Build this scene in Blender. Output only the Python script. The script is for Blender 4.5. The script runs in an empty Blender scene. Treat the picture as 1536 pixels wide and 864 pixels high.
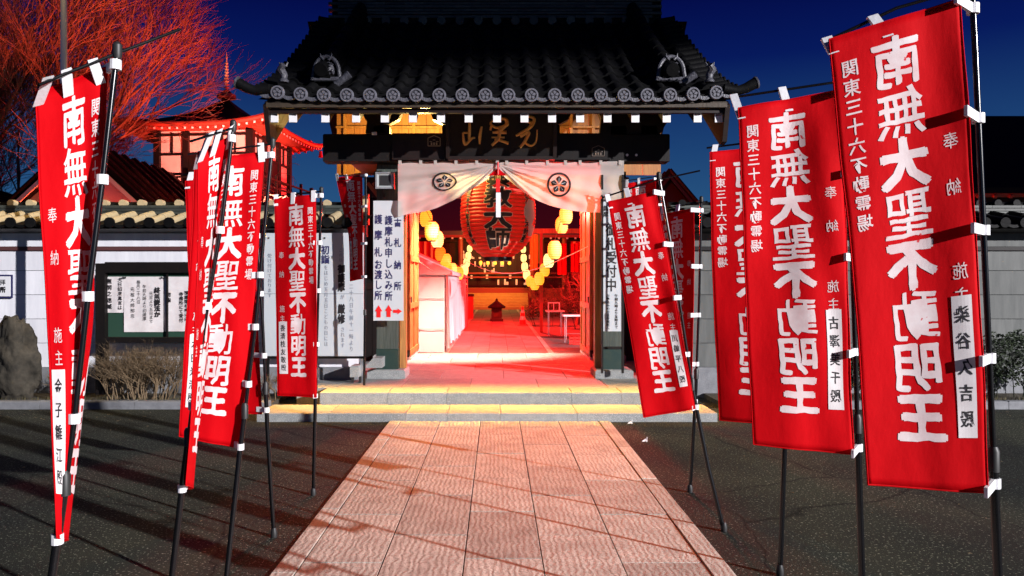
import bpy, bmesh, math, random
from mathutils import Vector, Matrix, noise
R = math.radians
random.seed(7)
S = bpy.context.scene
col = S.collection

# ---------------------------------------------------------------- camera, world, lamps, exposure
F = 1109.0; CX = 745.0; CY = 425.0; CH = 1.6
cam_d = bpy.data.cameras.new('camera'); cam = bpy.data.objects.new('camera', cam_d); col.objects.link(cam)
cam.location = (0, 0, CH); cam.rotation_euler = (R(90), 0, 0)
cam_d.sensor_width = 36; cam_d.lens = F / 1536 * 36
cam_d.shift_x = (768 - CX) / 1536; cam_d.shift_y = -(432 - CY) / 1536
cam_d.clip_end = 2000; cam_d.clip_start = 0.05
S.camera = cam
S.view_settings.view_transform = 'Standard'; S.view_settings.look = 'None'
S.view_settings.exposure = 0.0; S.view_settings.gamma = 1
S.render.engine = 'CYCLES'
S.cycles.use_denoising = True
S.cycles.max_bounces = 6; S.cycles.diffuse_bounces = 3; S.cycles.glossy_bounces = 3
S.cycles.sample_clamp_indirect = 6

w = bpy.data.worlds.new('World'); S.world = w; w.use_nodes = True
nt = w.node_tree; N = nt.nodes; L = nt.links
bg = N['Background']
tc = N.new('ShaderNodeTexCoord'); sx = N.new('ShaderNodeSeparateXYZ'); cr = N.new('ShaderNodeValToRGB')
L.new(tc.outputs['Generated'], sx.inputs[0]); L.new(sx.outputs['Z'], cr.inputs[0]); L.new(cr.outputs[0], bg.inputs[0])
cr.color_ramp.elements[0].position = 0.0; cr.color_ramp.elements[0].color = (.03, .11, .25, 1)
cr.color_ramp.elements[1].position = 1.0; cr.color_ramp.elements[1].color = (.0008, .0012, .02, 1)
for p, c in ((.10, (.020, .085, .21, 1)), (.17, (.012, .055, .175, 1)), (.28, (.002, .010, .105, 1)), (.36, (.001, .003, .062, 1)), (.5, (.0007, .0014, .03, 1))):
    e = cr.color_ramp.elements.new(p); e.color = c
bg.inputs[1].default_value = 1.0

def lamp(kind, name, loc, power, color, radius=.1, target=None, angle=None, blend=.2, size=None, spread=None):
    d = bpy.data.lights.new(name, kind); d.energy = power; d.color = color
    if kind in ('POINT', 'SPOT'): d.shadow_soft_size = radius
    if kind == 'SPOT': d.spot_size = angle; d.spot_blend = blend
    if kind == 'AREA':
        d.shape = 'RECTANGLE'; d.size, d.size_y = size
        if spread: d.spread = spread
    o = bpy.data.objects.new(name, d); col.objects.link(o); o.location = loc
    if target is not None:
        o.rotation_euler = (Vector(target) - Vector(loc)).to_track_quat('-Z', 'Y').to_euler()
    return o
# the street's floodlight: far off to the right, shaded so that nothing above the eaves is lit
LS = Vector((46.0, -29.0, 17.5))
_aim = Vector((-1.5, 8.0, -40.0)); _edge = Vector((-1.5, 9.3, 4.85))
_ang = 2 * math.acos((_aim - LS).normalized().dot((_edge - LS).normalized()))
lamp('SPOT', 'street_floodlight', LS, 300000, (1.0, .97, .99), .35, _aim, _ang, .02)
WARM = (1.0, .62, .16); RED = (1.0, .016, .010)
lamp('AREA', 'eave_strip_light', (-.1, 9.22, 3.74), 110, (1, .45, .07), target=(-.1, 9.12, 0), size=(5.6, .06), spread=R(30))
lamp('SPOT', 'path_warm_fill', (.1, 9.24, 3.74), 560, (1, .42, .09), .06, (.2, 6.6, 0), R(75), .8)  # added unseen spot that warms the path before the steps
lamp('SPOT', 'lamp_under_gate_ceiling', (-.5, 13.4, 3.9), 2600, (1, .90, .68), .12, (-.9, 14.8, .3), R(80), .6)
lamp('SPOT', 'red_yard_fill', (.5, 15.2, 3.6), 2600, RED, .12, (.4, 24, 0), R(85), .5)  # extra unseen red fill for the inner ground, aimed away from the gate
lamp('POINT', 'hall_eave_lamp', (0, 44.3, 3.7), 600, (1, .5, .12), .15)
lamp('POINT', 'lamp_above_gate_beam', (-1.15, 11.35, 3.72), 360, (1, .68, .2), .06)
lamp('POINT', 'red_hall_floodlight', (.8, 27.0, 4.3), 8000, RED, .25)
lamp('POINT', 'red_gate_fill', (1.2, 14.7, 3.0), 1500, RED, .12)  # unseen red fill added to tint the curtain from behind and the platform
lamp('POINT', 'red_yard_floodlight', (4.0, 22.0, 3.4), 6000, RED, .2)
lamp('SPOT', 'red_tree_floodlight', (-4.6, 15.5, .6), 12000, (1, .09, .035), .15, (-13.5, 18, 6.5), R(80), .3)
lamp('SPOT', 'red_tower_floodlight', (-4.9, 17.2, 3.4), 11000, (1, .27, .20), .15, (-8.3, 23, 5.7), R(36), .6)
lamp('SPOT', 'coping_warm_fill', (-5.55, 9.25, 6.6), 420, (1, .66, .22), .1, (-6.3, 9.9, 0), R(62), .6)  # unseen lamp added to warm the wall coping from above

# ---------------------------------------------------------------- helpers
def W(px, py, d): return Vector(((px - CX) * d / F, d, CH + (CY - py) * d / F))
def G(px, d, z=0): return Vector(((px - CX) * d / F, d, z))

class MB:
    def __init__(s): s.v = []; s.f = []; s.uv = None
    def add(s, vs, fs):
        o = len(s.v); s.v += [tuple(v) for v in vs]; s.f += [tuple(i + o for i in f) for f in fs]; return s
    def box(s, c, d, rot=None):
        x, y, z = d[0] / 2, d[1] / 2, d[2] / 2
        vs = [Vector((a, b, e)) for a in (-x, x) for b in (-y, y) for e in (-z, z)]
        if rot is not None: vs = [rot @ v for v in vs]
        c = Vector(c)
        return s.add([v + c for v in vs], [(0, 1, 3, 2), (4, 6, 7, 5), (0, 4, 5, 1), (2, 3, 7, 6), (0, 2, 6, 4), (1, 5, 7, 3)])
    def bb(s, x0, x1, y0, y1, z0, z1): return s.box(((x0 + x1) / 2, (y0 + y1) / 2, (z0 + z1) / 2), (abs(x1 - x0), abs(y1 - y0), abs(z1 - z0)))
    def chbox(s, x0, x1, y0, y1, z0, z1, c=.01):   # box with chamfered top and front edges
        vs = []
        for (z, i) in ((z0, 0), (z1 - c, 0), (z1, c)):
            vs += [(x0 + i, y0 + i, z), (x1 - i, y0 + i, z), (x1 - i, y1 - i, z), (x0 + i, y1 - i, z)]
        fs = [(3, 2, 1, 0), (8, 9, 10, 11)]
        for k in (0, 4):
            for i in range(4):
                j = (i + 1) % 4; fs.append((k + i, k + j, k + 4 + j, k + 4 + i))
        return s.add(vs, fs)
    def bar(s, a, b, wd, th, up=Vector((0, 0, 1))):
        a, b = Vector(a), Vector(b); d = (b - a)
        y = d.normalized(); x = y.cross(up).normalized(); z = x.cross(y)
        m = Matrix((x, y, z)).transposed()
        return s.box((a + b) / 2, (wd, d.length, th), m)
    def tube(s, pts, r, n=8, cap=True, sub=None):
        pts = [Vector(p) for p in pts]
        rs = r if isinstance(r, (list, tuple)) else [r] * len(pts)
        vs = []; prev = None
        for i, p in enumerate(pts):
            t = (pts[min(i + 1, len(pts) - 1)] - pts[max(i - 1, 0)])
            if t.length < 1e-9: t = Vector((0, 0, 1))
            t.normalize()
            if prev is None:
                a = Vector((0, 0, 1)) if abs(t.z) < .9 else Vector((1, 0, 0)); x = t.cross(a).normalized()
            else:
                x = prev - t * prev.dot(t); x = x.normalized() if x.length > 1e-6 else t.orthogonal().normalized()
            prev = x; y = t.cross(x)
            for k in range(n):
                an = 2 * math.pi * k / n
                vs.append(p + (x * math.cos(an) + y * math.sin(an)) * rs[i])
        fs = []
        for i in range(len(pts) - 1):
            for k in range(n):
                j = (k + 1) % n; fs.append((i * n + k, i * n + j, (i + 1) * n + j, (i + 1) * n + k))
        if cap: fs.append(tuple(range(n))[::-1]); fs.append(tuple((len(pts) - 1) * n + k for k in range(n)))
        return s.add(vs, fs)
    def lathe(s, prof, n=24, c=(0, 0, 0), fx=1, fy=1):
        vs = []
        for (r, z) in prof:
            for k in range(n):
                a = 2 * math.pi * k / n; vs.append((c[0] + r * math.cos(a) * fx, c[1] + r * math.sin(a) * fy, c[2] + z))
        fs = []
        for i in range(len(prof) - 1):
            for k in range(n):
                j = (k + 1) % n; fs.append((i * n + k, i * n + j, (i + 1) * n + j, (i + 1) * n + k))
        fs.append(tuple(range(n))[::-1]); fs.append(tuple((len(prof) - 1) * n + k for k in range(n)))
        return s.add(vs, fs)
    def prism(s, poly, axis_vec):
        n = len(poly); a = [Vector(p) for p in poly]; v = Vector(axis_vec)
        vs = a + [p + v for p in a]
        fs = [tuple(range(n))[::-1], tuple(range(n, 2 * n))] + [(i, (i + 1) % n, n + (i + 1) % n, n + i) for i in range(n)]
        return s.add(vs, fs)
    def grid(s, fn, nu, nv):
        vs = [fn(i / nu, j / nv) for j in range(nv + 1) for i in range(nu + 1)]
        fs = [(j * (nu + 1) + i, j * (nu + 1) + i + 1, (j + 1) * (nu + 1) + i + 1, (j + 1) * (nu + 1) + i) for j in range(nv) for i in range(nu)]
        return s.add(vs, fs)
    def mesh(s, name, mat, smooth=False):
        m = bpy.data.meshes.new(name); m.from_pydata(s.v, [], s.f); m.update()
        bm = bmesh.new(); bm.from_mesh(m); bmesh.ops.recalc_face_normals(bm, faces=bm.faces); bm.to_mesh(m); bm.free()
        m.materials.append(mat)
        if smooth:
            m.polygons.foreach_set('use_smooth', [True] * len(m.polygons))
            try: m.set_sharp_from_angle(angle=R(40))
            except Exception: pass
        return m
    def build(s, name, mat, parent=None, smooth=False, kind=None, label=None):
        o = bpy.data.objects.new(name, s.mesh(name, mat, smooth)); col.objects.link(o)
        if parent is not None: o.parent = parent; o.matrix_parent_inverse = inv(parent)
        if kind: o['kind'] = kind
        if label: o['label'] = label
        return o
def world(o):
    m = Matrix.LocRotScale(o.location, o.rotation_euler, o.scale)
    return world(o.parent) @ o.matrix_parent_inverse @ m if o.parent else m
def inv(p): return world(p).inverted()
def tag(o, label, cat, group=None, kind=None):
    o['label'] = label; o['category'] = cat
    if group: o['group'] = group
    if kind: o['kind'] = kind
    return o
def thing(name, loc, label, cat, group=None):
    o = bpy.data.objects.new(name, None); col.objects.link(o); o.location = loc; o.empty_display_size = .2
    return tag(o, label, cat, group)
def inst(name, mesh, parent, M, kind=None, label=None):
    o = bpy.data.objects.new(name, mesh); col.objects.link(o)
    if parent is not None: o.parent = parent; o.matrix_parent_inverse = inv(parent)
    o.matrix_basis = M if isinstance(M, Matrix) else Matrix.Translation(M)
    if kind: o['kind'] = kind
    if label: o['label'] = label
    return o

# ---------------------------------------------------------------- materials
def mat(name, base, rough=.6, metal=0, var=None, scale=8, bump=0, bscale=40, emit=None, estr=0, trans=0, detail=5, stretch=None, spec=.5, coat=0, speck=None, rnd=0):
    m = bpy.data.materials.new(name); m.use_nodes = True; nt = m.node_tree; N = nt.nodes; L = nt.links
    b = N['Principled BSDF']; b.inputs['Roughness'].default_value = rough; b.inputs['Metallic'].default_value = metal
    b.inputs['Specular IOR Level'].default_value = spec; b.inputs['Coat Weight'].default_value = coat
    b.inputs['Base Color'].default_value = (*base, 1)
    tc = N.new('ShaderNodeTexCoord'); mp = N.new('ShaderNodeMapping'); L.new(tc.outputs['Object'], mp.inputs[0])
    if stretch: mp.inputs['Scale'].default_value = stretch
    src = None
    if rnd:
        o2 = N.new('ShaderNodeObjectInfo'); s2 = N.new('ShaderNodeMath'); s2.operation = 'MULTIPLY'; s2.inputs[1].default_value = 30
        L.new(o2.outputs['Random'], s2.inputs[0]); L.new(s2.outputs[0], mp.inputs['Location'])
    if var:
        n = N.new('ShaderNodeTexNoise'); n.inputs['Scale'].default_value = scale; n.inputs['Detail'].default_value = detail; n.inputs['Roughness'].default_value = .65
        L.new(mp.outputs[0], n.inputs['Vector'])
        r = N.new('ShaderNodeValToRGB'); r.color_ramp.elements[0].position = .32; r.color_ramp.elements[1].position = .68
        r.color_ramp.elements[0].color = (*base, 1); r.color_ramp.elements[1].color = (*var, 1)
        L.new(n.outputs['Fac'], r.inputs[0]); src = r.outputs[0]
    if speck:
        (sc, sm, c2) = speck
        v = N.new('ShaderNodeTexNoise'); v.inputs['Scale'].default_value = sc; v.inputs['Detail'].default_value = 2; L.new(mp.outputs[0], v.inputs['Vector'])
        q = N.new('ShaderNodeValToRGB'); q.color_ramp.elements[0].position = sm; q.color_ramp.elements[1].position = sm + .05
        L.new(v.outputs['Fac'], q.inputs[0]); mx = N.new('ShaderNodeMix'); mx.data_type = 'RGBA'
        L.new(q.outputs[0], mx.inputs[0])
        if src: L.new(src, mx.inputs[6])
        else: mx.inputs[6].default_value = (*base, 1)
        mx.inputs[7].default_value = (*c2, 1); src = mx.outputs[2]
    if rnd:
        oi = N.new('ShaderNodeObjectInfo'); mr = N.new('ShaderNodeMapRange'); mr.inputs['To Min'].default_value = 1 - rnd; mr.inputs['To Max'].default_value = 1 + rnd
        L.new(oi.outputs['Random'], mr.inputs['Value']); mx = N.new('ShaderNodeMix'); mx.data_type = 'RGBA'; mx.blend_type = 'MULTIPLY'; mx.inputs[0].default_value = 1
        if src: L.new(src, mx.inputs[6])
        else: mx.inputs[6].default_value = (*base, 1)
        L.new(mr.outputs[0], mx.inputs[7]); src = mx.outputs[2]
    if src: L.new(src, b.inputs['Base Color'])
    if bump:
        n2 = N.new('ShaderNodeTexNoise'); n2.inputs['Scale'].default_value = bscale; n2.inputs['Detail'].default_value = 6; L.new(mp.outputs[0], n2.inputs['Vector'])
        bp = N.new('ShaderNodeBump'); bp.inputs['Strength'].default_value = bump; bp.inputs['Distance'].default_value = .02
        L.new(n2.outputs['Fac'], bp.inputs['Height']); L.new(bp.outputs[0], b.inputs['Normal'])
    if emit: b.inputs['Emission Color'].default_value = (*emit, 1); b.inputs['Emission Strength'].default_value = estr
    if trans:
        t = N.new('ShaderNodeBsdfTranslucent'); ms = N.new('ShaderNodeMixShader'); ms.inputs[0].default_value = trans
        if src: L.new(src, t.inputs[0])
        else: t.inputs[0].default_value = (*base, 1)
        L.new(b.outputs[0], ms.inputs[1]); L.new(t.outputs[0], ms.inputs[2]); L.new(ms.outputs[0], N['Material Output'].inputs[0])
    return m
M = {}
M['cloth'] = mat('red_banner_cloth', (.60, .001, .005), .7, var=(.70, .002, .007), scale=3, bump=.45, bscale=6, trans=.2, spec=.08, stretch=(1, 1, .45))
M['ink'] = mat('white_print', (.80, .72, .72), .7, var=(.68, .50, .50), scale=9, spec=.1, speck=(38, .70, (.62, .05, .06)))
M['tab'] = mat('white_tab', (.78, .78, .8), .45, bump=.1)
M['strip'] = mat('paper_strip', (.78, .74, .74), .7, var=(.68, .62, .62), scale=12)
M['brush'] = mat('black_ink', (.012, .01, .012), .6)
M['pole'] = mat('black_pole', (.004, .004, .005), .22, spec=.5)
M['steel'] = mat('steel_pole', (.55, .56, .58), .3, metal=.8)
M['tile'] = mat('dark_roof_tile', (.0035, .0035, .0045), .55, spec=.1, var=(.008, .008, .008), scale=3, bump=.15, bscale=30, rnd=.3)
M['disc'] = mat('grey_eave_disc', (.09, .09, .11), .5, var=(.15, .15, .18), scale=20, bump=.2, bscale=60, spec=.4)
M['ornament'] = mat('grey_clay_ornament', (.035, .035, .045), .45, var=(.10, .10, .12), scale=16, bump=.5, bscale=40)
M['wood_dark'] = mat('dark_stained_wood', (.007, .003, .0025), .5, var=(.016, .006, .004), scale=5, stretch=(1, 6, 6), bump=.1, spec=.35)
M['wood_black'] = mat('black_weathered_wood', (.003, .002, .002), .6, var=(.007, .004, .0035), scale=4, bump=.1, spec=.3)
M['wood_brown'] = mat('brown_planks', (.30, .11, .035), .5, var=(.42, .19, .06), scale=4, stretch=(8, 8, .6), bump=.1)
M['wood_door'] = mat('door_wood', (.50, .24, .075), .45, var=(.28, .11, .03), scale=3.2, stretch=(9, 9, .7), bump=.15, bscale=12)
M['wood_eave'] = mat('eave_board', (.03, .02, .012), .6, var=(.06, .04, .022), scale=6, bump=.2)
M['white'] = mat('white_paint', (.8, .8, .82), .5)
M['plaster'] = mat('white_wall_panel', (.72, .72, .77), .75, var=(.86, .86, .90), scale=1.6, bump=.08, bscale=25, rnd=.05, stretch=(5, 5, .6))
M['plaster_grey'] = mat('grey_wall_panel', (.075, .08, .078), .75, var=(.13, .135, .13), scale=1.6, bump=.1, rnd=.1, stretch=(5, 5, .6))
M['beige'] = mat('tan_glazed_tile', (.42, .33, .19), .55, var=(.52, .42, .25), scale=12, bump=.1)
M['granite'] = mat('grey_granite', (.20, .215, .215), .75, var=(.30, .31, .30), scale=9, bump=.3, bscale=120, speck=(160, .58, (.5, .5, .5)), rnd=.12)
M['footing'] = mat('stone_footing', (.16, .165, .18), .8, var=(.24, .245, .26), scale=8, bump=.3, bscale=60)
M['asphalt'] = mat('asphalt', (.021, .022, .021), .9, var=(.043, .046, .037), scale=.9, bump=1, bscale=120, speck=(60, .62, (.26, .26, .23)), spec=.2)
M['soil'] = mat('soil_bed', (.05, .042, .03), .95, var=(.09, .075, .05), scale=9, bump=1, bscale=50)
M['red_rail'] = mat('dark_red_rail', (.10, .035, .035), .6)
M['noren'] = mat('white_curtain', (.66, .60, .56), .8, var=(.72, .66, .62), scale=3, trans=.5, spec=.1)
M['gold'] = mat('gilt', (.95, .52, .12), .4, var=(.7, .3, .05), scale=9, emit=(1, .35, .05), estr=0)
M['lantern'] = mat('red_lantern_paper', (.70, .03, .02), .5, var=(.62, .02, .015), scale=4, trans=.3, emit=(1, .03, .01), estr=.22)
M['bulb'] = mat('lit_paper_lantern', (.9, .7, .3), .6, emit=(1, .50, .02), estr=1.25)
M['lantern_rib'] = mat('lantern_wire', (.5, .25, .05), .7)
M['bulb_white'] = mat('bright_paper_lantern', (.9, .8, .5), .6, emit=(1, .80, .25), estr=1.8)
M['bulb_dim'] = mat('dim_orange_lantern', (.8, .3, .05), .6, emit=(1, .28, .01), estr=1.0)
M['tent'] = mat('white_tent_sheet', (.80, .80, .84), .6, var=(.72, .72, .78), scale=2, trans=.2)
M['bark'] = mat('bare_branches', (.20, .135, .10), .8, var=(.12, .08, .06), scale=6)
M['twig'] = mat('tan_shrub_twigs', (.20, .14, .08), .85, var=(.10, .065, .035), scale=10)
M['leaf'] = mat('dark_leaves', (.012, .022, .009), .6, var=(.03, .045, .016), scale=6)
M['rock'] = mat('garden_rock', (.016, .014, .010), .9, var=(.065, .055, .04), scale=5, bump=1, bscale=10)
M['redwood'] = mat('vermilion_wood', (.34, .045, .025), .5)
M['paleplaster'] = mat('pale_plaster', (.72, .62, .58), .8, var=(.6, .48, .44), scale=2)
M['green'] = mat('green_felt', (.012, .05, .03), .9)
M['green_wood'] = mat('green_grey_wood', (.03, .042, .034), .7, var=(.07, .085, .07), scale=4, stretch=(9, 9, .6), bump=.3, bscale=14)
M['teal'] = mat('teal_metal_shoe', (.004, .03, .028), .5, var=(.02, .04, .03), scale=9)
M['sign'] = mat('white_sign_board', (.54, .58, .61), .5, var=(.50, .54, .57), scale=2)
M['navy'] = mat('navy_lettering', (.02, .02, .09), .6)
M['redpaint'] = mat('red_arrow', (.8, .01, .01), .5)
M['glass'] = mat('lamp_glass', (.35, .38, .38), .1, spec=.8)
M['grass'] = mat('dry_grass', (.09, .075, .03), .9)
M['stair'] = mat('hall_stair_wood', (.62, .42, .14), .6, var=(.5, .32, .1), scale=3)
M['litpanel'] = mat('lit_hall_panel', (.6, .3, .12), .6, emit=(1, .45, .2), estr=.9)
M['cone'] = mat('red_cone', (.7, .03, .02), .5)
M['yellow'] = mat('yellow_cloth', (.75, .55, .06), .7, trans=.2)
M['greencloth'] = mat('green_cloth', (.12, .4, .06), .7, trans=.2)
M['dkplastic'] = mat('dark_plastic', (.02, .02, .02), .5)

# chiselled paving stone: fine cross ripples as bump
def crack_asphalt():
    m = M['asphalt']; nt = m.node_tree; N = nt.nodes; L = nt.links; b = N['Principled BSDF']
    src = b.inputs['Base Color'].links[0].from_socket
    tc = N.new('ShaderNodeTexCoord'); nz = N.new('ShaderNodeTexNoise'); nz.inputs['Scale'].default_value = 1.5; nz.inputs['Detail'].default_value = 6
    va = N.new('ShaderNodeVectorMath'); va.operation = 'MULTIPLY_ADD'; va.inputs[1].default_value = (.5, .5, 0)
    L.new(tc.outputs['Object'], nz.inputs['Vector']); L.new(nz.outputs['Color'], va.inputs[0]); L.new(tc.outputs['Object'], va.inputs[2])
    vo = N.new('ShaderNodeTexVoronoi'); vo.feature = 'DISTANCE_TO_EDGE'; vo.inputs['Scale'].default_value = .45; L.new(va.outputs[0], vo.inputs['Vector'])
    cr = N.new('ShaderNodeValToRGB'); cr.color_ramp.elements[0].color = (.25, .25, .25, 1); cr.color_ramp.elements[0].position = .0; cr.color_ramp.elements[1].color = (1, 1, 1, 1); cr.color_ramp.elements[1].position = .006
    L.new(vo.outputs['Distance'], cr.inputs[0])
    n2 = N.new('ShaderNodeTexNoise'); n2.inputs['Scale'].default_value = .55; n2.inputs['Detail'].default_value = 4; L.new(tc.outputs['Object'], n2.inputs['Vector'])
    c2 = N.new('ShaderNodeValToRGB'); c2.color_ramp.elements[0].color = (.55, .58, .6, 1); c2.color_ramp.elements[0].position = .38; c2.color_ramp.elements[1].color = (1.2, 1.22, 1.02, 1); c2.color_ramp.elements[1].position = .62
    L.new(n2.outputs['Fac'], c2.inputs[0])
    for k in (cr, c2):
        mx = N.new('ShaderNodeMix'); mx.data_type = 'RGBA'; mx.blend_type = 'MULTIPLY'; mx.inputs[0].default_value = 1
        L.new(src, mx.inputs[6]); L.new(k.outputs[0], mx.inputs[7]); src = mx.outputs[2]
    L.new(src, b.inputs['Base Color'])
crack_asphalt()
def paving():
    m = mat('chiselled_paving', (.36, .335, .295), .8, var=(.58, .545, .48), scale=5, speck=(90, .56, (.30, .26, .22)), rnd=.2)
    nt = m.node_tree; N = nt.nodes; L = nt.links
    tc = N.new('ShaderNodeTexCoord'); wv = N.new('ShaderNodeTexWave'); wv.bands_direction = 'X'
    wv.inputs['Scale'].default_value = 8; wv.inputs['Distortion'].default_value = 6; wv.inputs['Detail'].default_value = 3; wv.inputs['Detail Scale'].default_value = 1.6
    oi = N.new('ShaderNodeObjectInfo'); va = N.new('ShaderNodeVectorMath'); va.operation = 'ADD'; sc_ = N.new('ShaderNodeVectorMath'); sc_.operation = 'SCALE'; sc_.inputs['Scale'].default_value = 40
    L.new(oi.outputs['Random'], sc_.inputs[0]); L.new(tc.outputs['Object'], va.inputs[0]); L.new(sc_.outputs[0], va.inputs[1]); L.new(va.outputs[0], wv.inputs['Vector'])
    n = N.new('ShaderNodeTexNoise'); n.inputs['Scale'].default_value = 140; L.new(tc.outputs['Object'], n.inputs['Vector'])
    ad = N.new('ShaderNodeMath'); ad.operation = 'MULTIPLY_ADD'; ad.inputs[1].default_value = 1.5
    L.new(n.outputs['Fac'], ad.inputs[0]); L.new(wv.outputs['Fac'], ad.inputs[2])
    b = N.new('ShaderNodeBump'); b.inputs['Strength'].default_value = .36; b.inputs['Distance'].default_value = .006
    L.new(ad.outputs[0], b.inputs['Height']); L.new(b.outputs[0], N['Principled BSDF'].inputs['Normal'])
    return m
M['paving'] = paving()
M['paving_dark'] = mat('dimmed_inner_paving', (.14, .125, .12), .8, var=(.22, .20, .19), scale=4, bump=.3, bscale=60, rnd=.2)  # paving copy darkened in colour to offset overexposure inside the gate
M['hall_roof'] = mat('copper_hall_roof', (.10, .08, .075), .6)

# ---------------------------------------------------------------- lettering: text turned to mesh and laid on a surface
_gc = {}
DENS = {'無': -.040, '動': -.0395, '聖': -.042, '南': -.028, '明': -.024, '大': .0, '不': .0, '王': -.004, '師': -.022, '教': -.026, '興': -.034}
_tc = bpy.data.curves.new('glyph', 'FONT'); _to = bpy.data.objects.new('glyph', _tc); _tc.resolution_u = 2
from mathutils.geometry import delaunay_2d_cdt
def glyph(ch, bold, fine):
    """flat triangulated character; bold strokes are the union of copies shifted round a small circle"""
    if bold > .02: bold = max(bold + DENS.get(ch, 0), .012)
    k = (ch, round(bold, 4), fine)
    if k in _gc: return _gc[k]
    flat = bold <= .012
    _tc.body = ch; _tc.offset = bold if flat else 0
    m = bpy.data.meshes.new_from_object(_to)
    vs = [Vector((v.co.x - .5, v.co.y - .372)) for v in m.vertices]; fs = [tuple(p.vertices) for p in m.polygons]
    bpy.data.meshes.remove(m)
    if not flat:
        V = []; Fc = []; n = 6
        for i in range(n):
            a = 2 * math.pi * (i + .5) / n; d = Vector((math.cos(a), math.sin(a))) * bold; o = len(V)
            V += [v + d for v in vs]; Fc += [tuple(j + o for j in f) for f in fs]
        r = delaunay_2d_cdt(V, [], Fc, 1, 5e-4)
        vs, fs = list(r[0]), [tuple(f) for f, of in zip(r[2], r[5]) if len(of)]
    bm = bmesh.new(); bv = [bm.verts.new((v.x, v.y, 0)) for v in vs]
    for f in fs:
        try: bm.faces.new([bv[i] for i in f])
        except ValueError: pass
    bmesh.ops.remove_doubles(bm, verts=bm.verts, dist=4e-4)
    bmesh.ops.dissolve_limit(bm, angle_limit=.02, verts=bm.verts, edges=bm.edges)
    bmesh.ops.triangulate(bm, faces=bm.faces)
    if fine:
        for _ in range(3):
            es = [e for e in bm.edges if e.calc_length() > fine]
            if not es: break
            bmesh.ops.subdivide_edges(bm, edges=es, cuts=1); bmesh.ops.triangulate(bm, faces=bm.faces)
    bm.verts.index_update()
    out = ([(v.co.x, v.co.y) for v in bm.verts], [tuple(v.index for v in f.verts) for f in bm.faces])
    bm.free(); _gc[k] = out; return out
def letters(items, fn, fine=.16):
    """items: (text, cx, y_top, pitch, size_x, size_y, bold[, rough]); y grows downwards; fn(x, y) gives the point on the surface"""
    mb = MB()
    for it in items:
        s, cx, yt, p, sx, sy, bold = it[:7]
        wob = it[7] if len(it) > 7 else 0
        for i, ch in enumerate(s):
            if ch == ' ': continue
            vs, fs = glyph(ch, bold, fine)
            cy = yt + p * (i + .5); pts = []
            for (a, b) in vs:
                if wob:
                    nn = noise.noise_vector(Vector((a * 5 + i * 7, b * 5, 0))); a += nn.x * wob; b += nn.y * wob
                pts.append(fn(cx + a * sx, cy - b * sy))
            mb.add(pts, fs)
    return mb

# ---------------------------------------------------------------- ground, path, kerbs
g = MB().bb(-300, 300, -40, 600, -.3, 0).build('ground', M['asphalt'], kind='structure')
path = bpy.data.objects.new('path', None); col.objects.link(path); path['kind'] = 'structure'
cx0 = [-1.105, -.65, -.186, .263, .712, 1.175]
rr = random.Random(3)
def slab(x0, x1, y0, y1, name='flagstone', m='paving', z=.008, parent=path):
    w_, l_ = x1 - x0, y1 - y0; jx = .0026 + rr.random() * .0018
    mb = MB().chbox(-w_ / 2 + jx, w_ / 2 - jx, -l_ / 2 + jx, l_ / 2 - jx, -.04, z + rr.random() * .003, .0018)
    return inst(name, mb.mesh(name, M[m]), parent, Vector(((x0 + x1) / 2, (y0 + y1) / 2, 0)))
for c in range(5):
    off = 5.97 if c in (0, 4) else (6.43 if c in (1, 3) else 6.03)
    k0 = off - .88 * 7
    ys = [k0 + .88 * i for i in range(12)] + [8.56]
    ys = [y for y in ys if y < 8.4 and y > -1] + [8.56]
    for a, b in zip(ys, ys[1:]): slab(cx0[c], cx0[c + 1], a, b)
for (xa, xb, o) in ((-1.235, -1.105, 6.35), (1.175, 1.305, 6.0)):
    ys = [o + 1.15 * k for k in range(-6, 2)] + [8.56]
    for a, b in zip(ys, ys[1:]): slab(xa, xb, a, b, 'edging_stone', z=.014)
MB().bb(-1.23, 1.30, -1, 8.55, -.02, .0035).build('joint_bed', M['asphalt'], path)
# inner path through the precinct
ip = bpy.data.objects.new('inner_path', None); col.objects.link(ip); ip['kind'] = 'structure'
for c in range(5):
    ys = [14.45 + .88 * i + (.44 if c % 2 and i else 0) for i in range(35)]
    for a, b in zip(ys, ys[1:]): slab(cx0[c], cx0[c + 1], a, b, m='paving_dark', z=.012, parent=ip)
for (xa, xb) in ((-1.235, -1.105), (1.175, 1.305)):
    for k in range(20): slab(xa, xb, 14.45 + k * 1.5, 14.45 + (k + 1) * 1.5, 'edging_stone', z=.02, parent=ip)
MB().bb(-1.23, 1.30, 14.4, 44.9, .001, .007).build('joint_bed', M['asphalt'], ip)
M['yard'] = mat('yard_paving_grit', (.11, .10, .10), .85, var=(.17, .155, .15), scale=2, bump=.4, bscale=60)
MB().bb(-14, 14, 14.32, 60, -.02, .004).build('yard_ground', M['yard'], kind='structure')

def kerb(x0, x1, name_label):
    k = thing('kerb', (0, 0, 0), name_label, 'kerb', 'kerbs along the planting beds'); k['kind'] = 'structure'; del k['category']
    x = x0
    while x < x1 - .05:
        e = min(x + .6, x1)
        MB().chbox(x + .003, e - .003, 9.38 + rr.random() * .004, 9.52, -.05, .10 + rr.random() * .003, .012).build('kerb_stone', M['footing'], k); x = e
kerb(-13, -2.9, 'grey stone kerb in front of the white wall and shrub')
kerb(2.9, 13, 'grey stone kerb in front of the grey wall on the right')
MB().bb(-13, -2.9, 9.52, 10.42, -.05, .06).build('planting_bed', M['soil'], kind='structure')
MB().bb(2.9, 13, 9.52, 10.42, -.05, .06).build('planting_bed', M['soil'], kind='structure')
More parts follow.
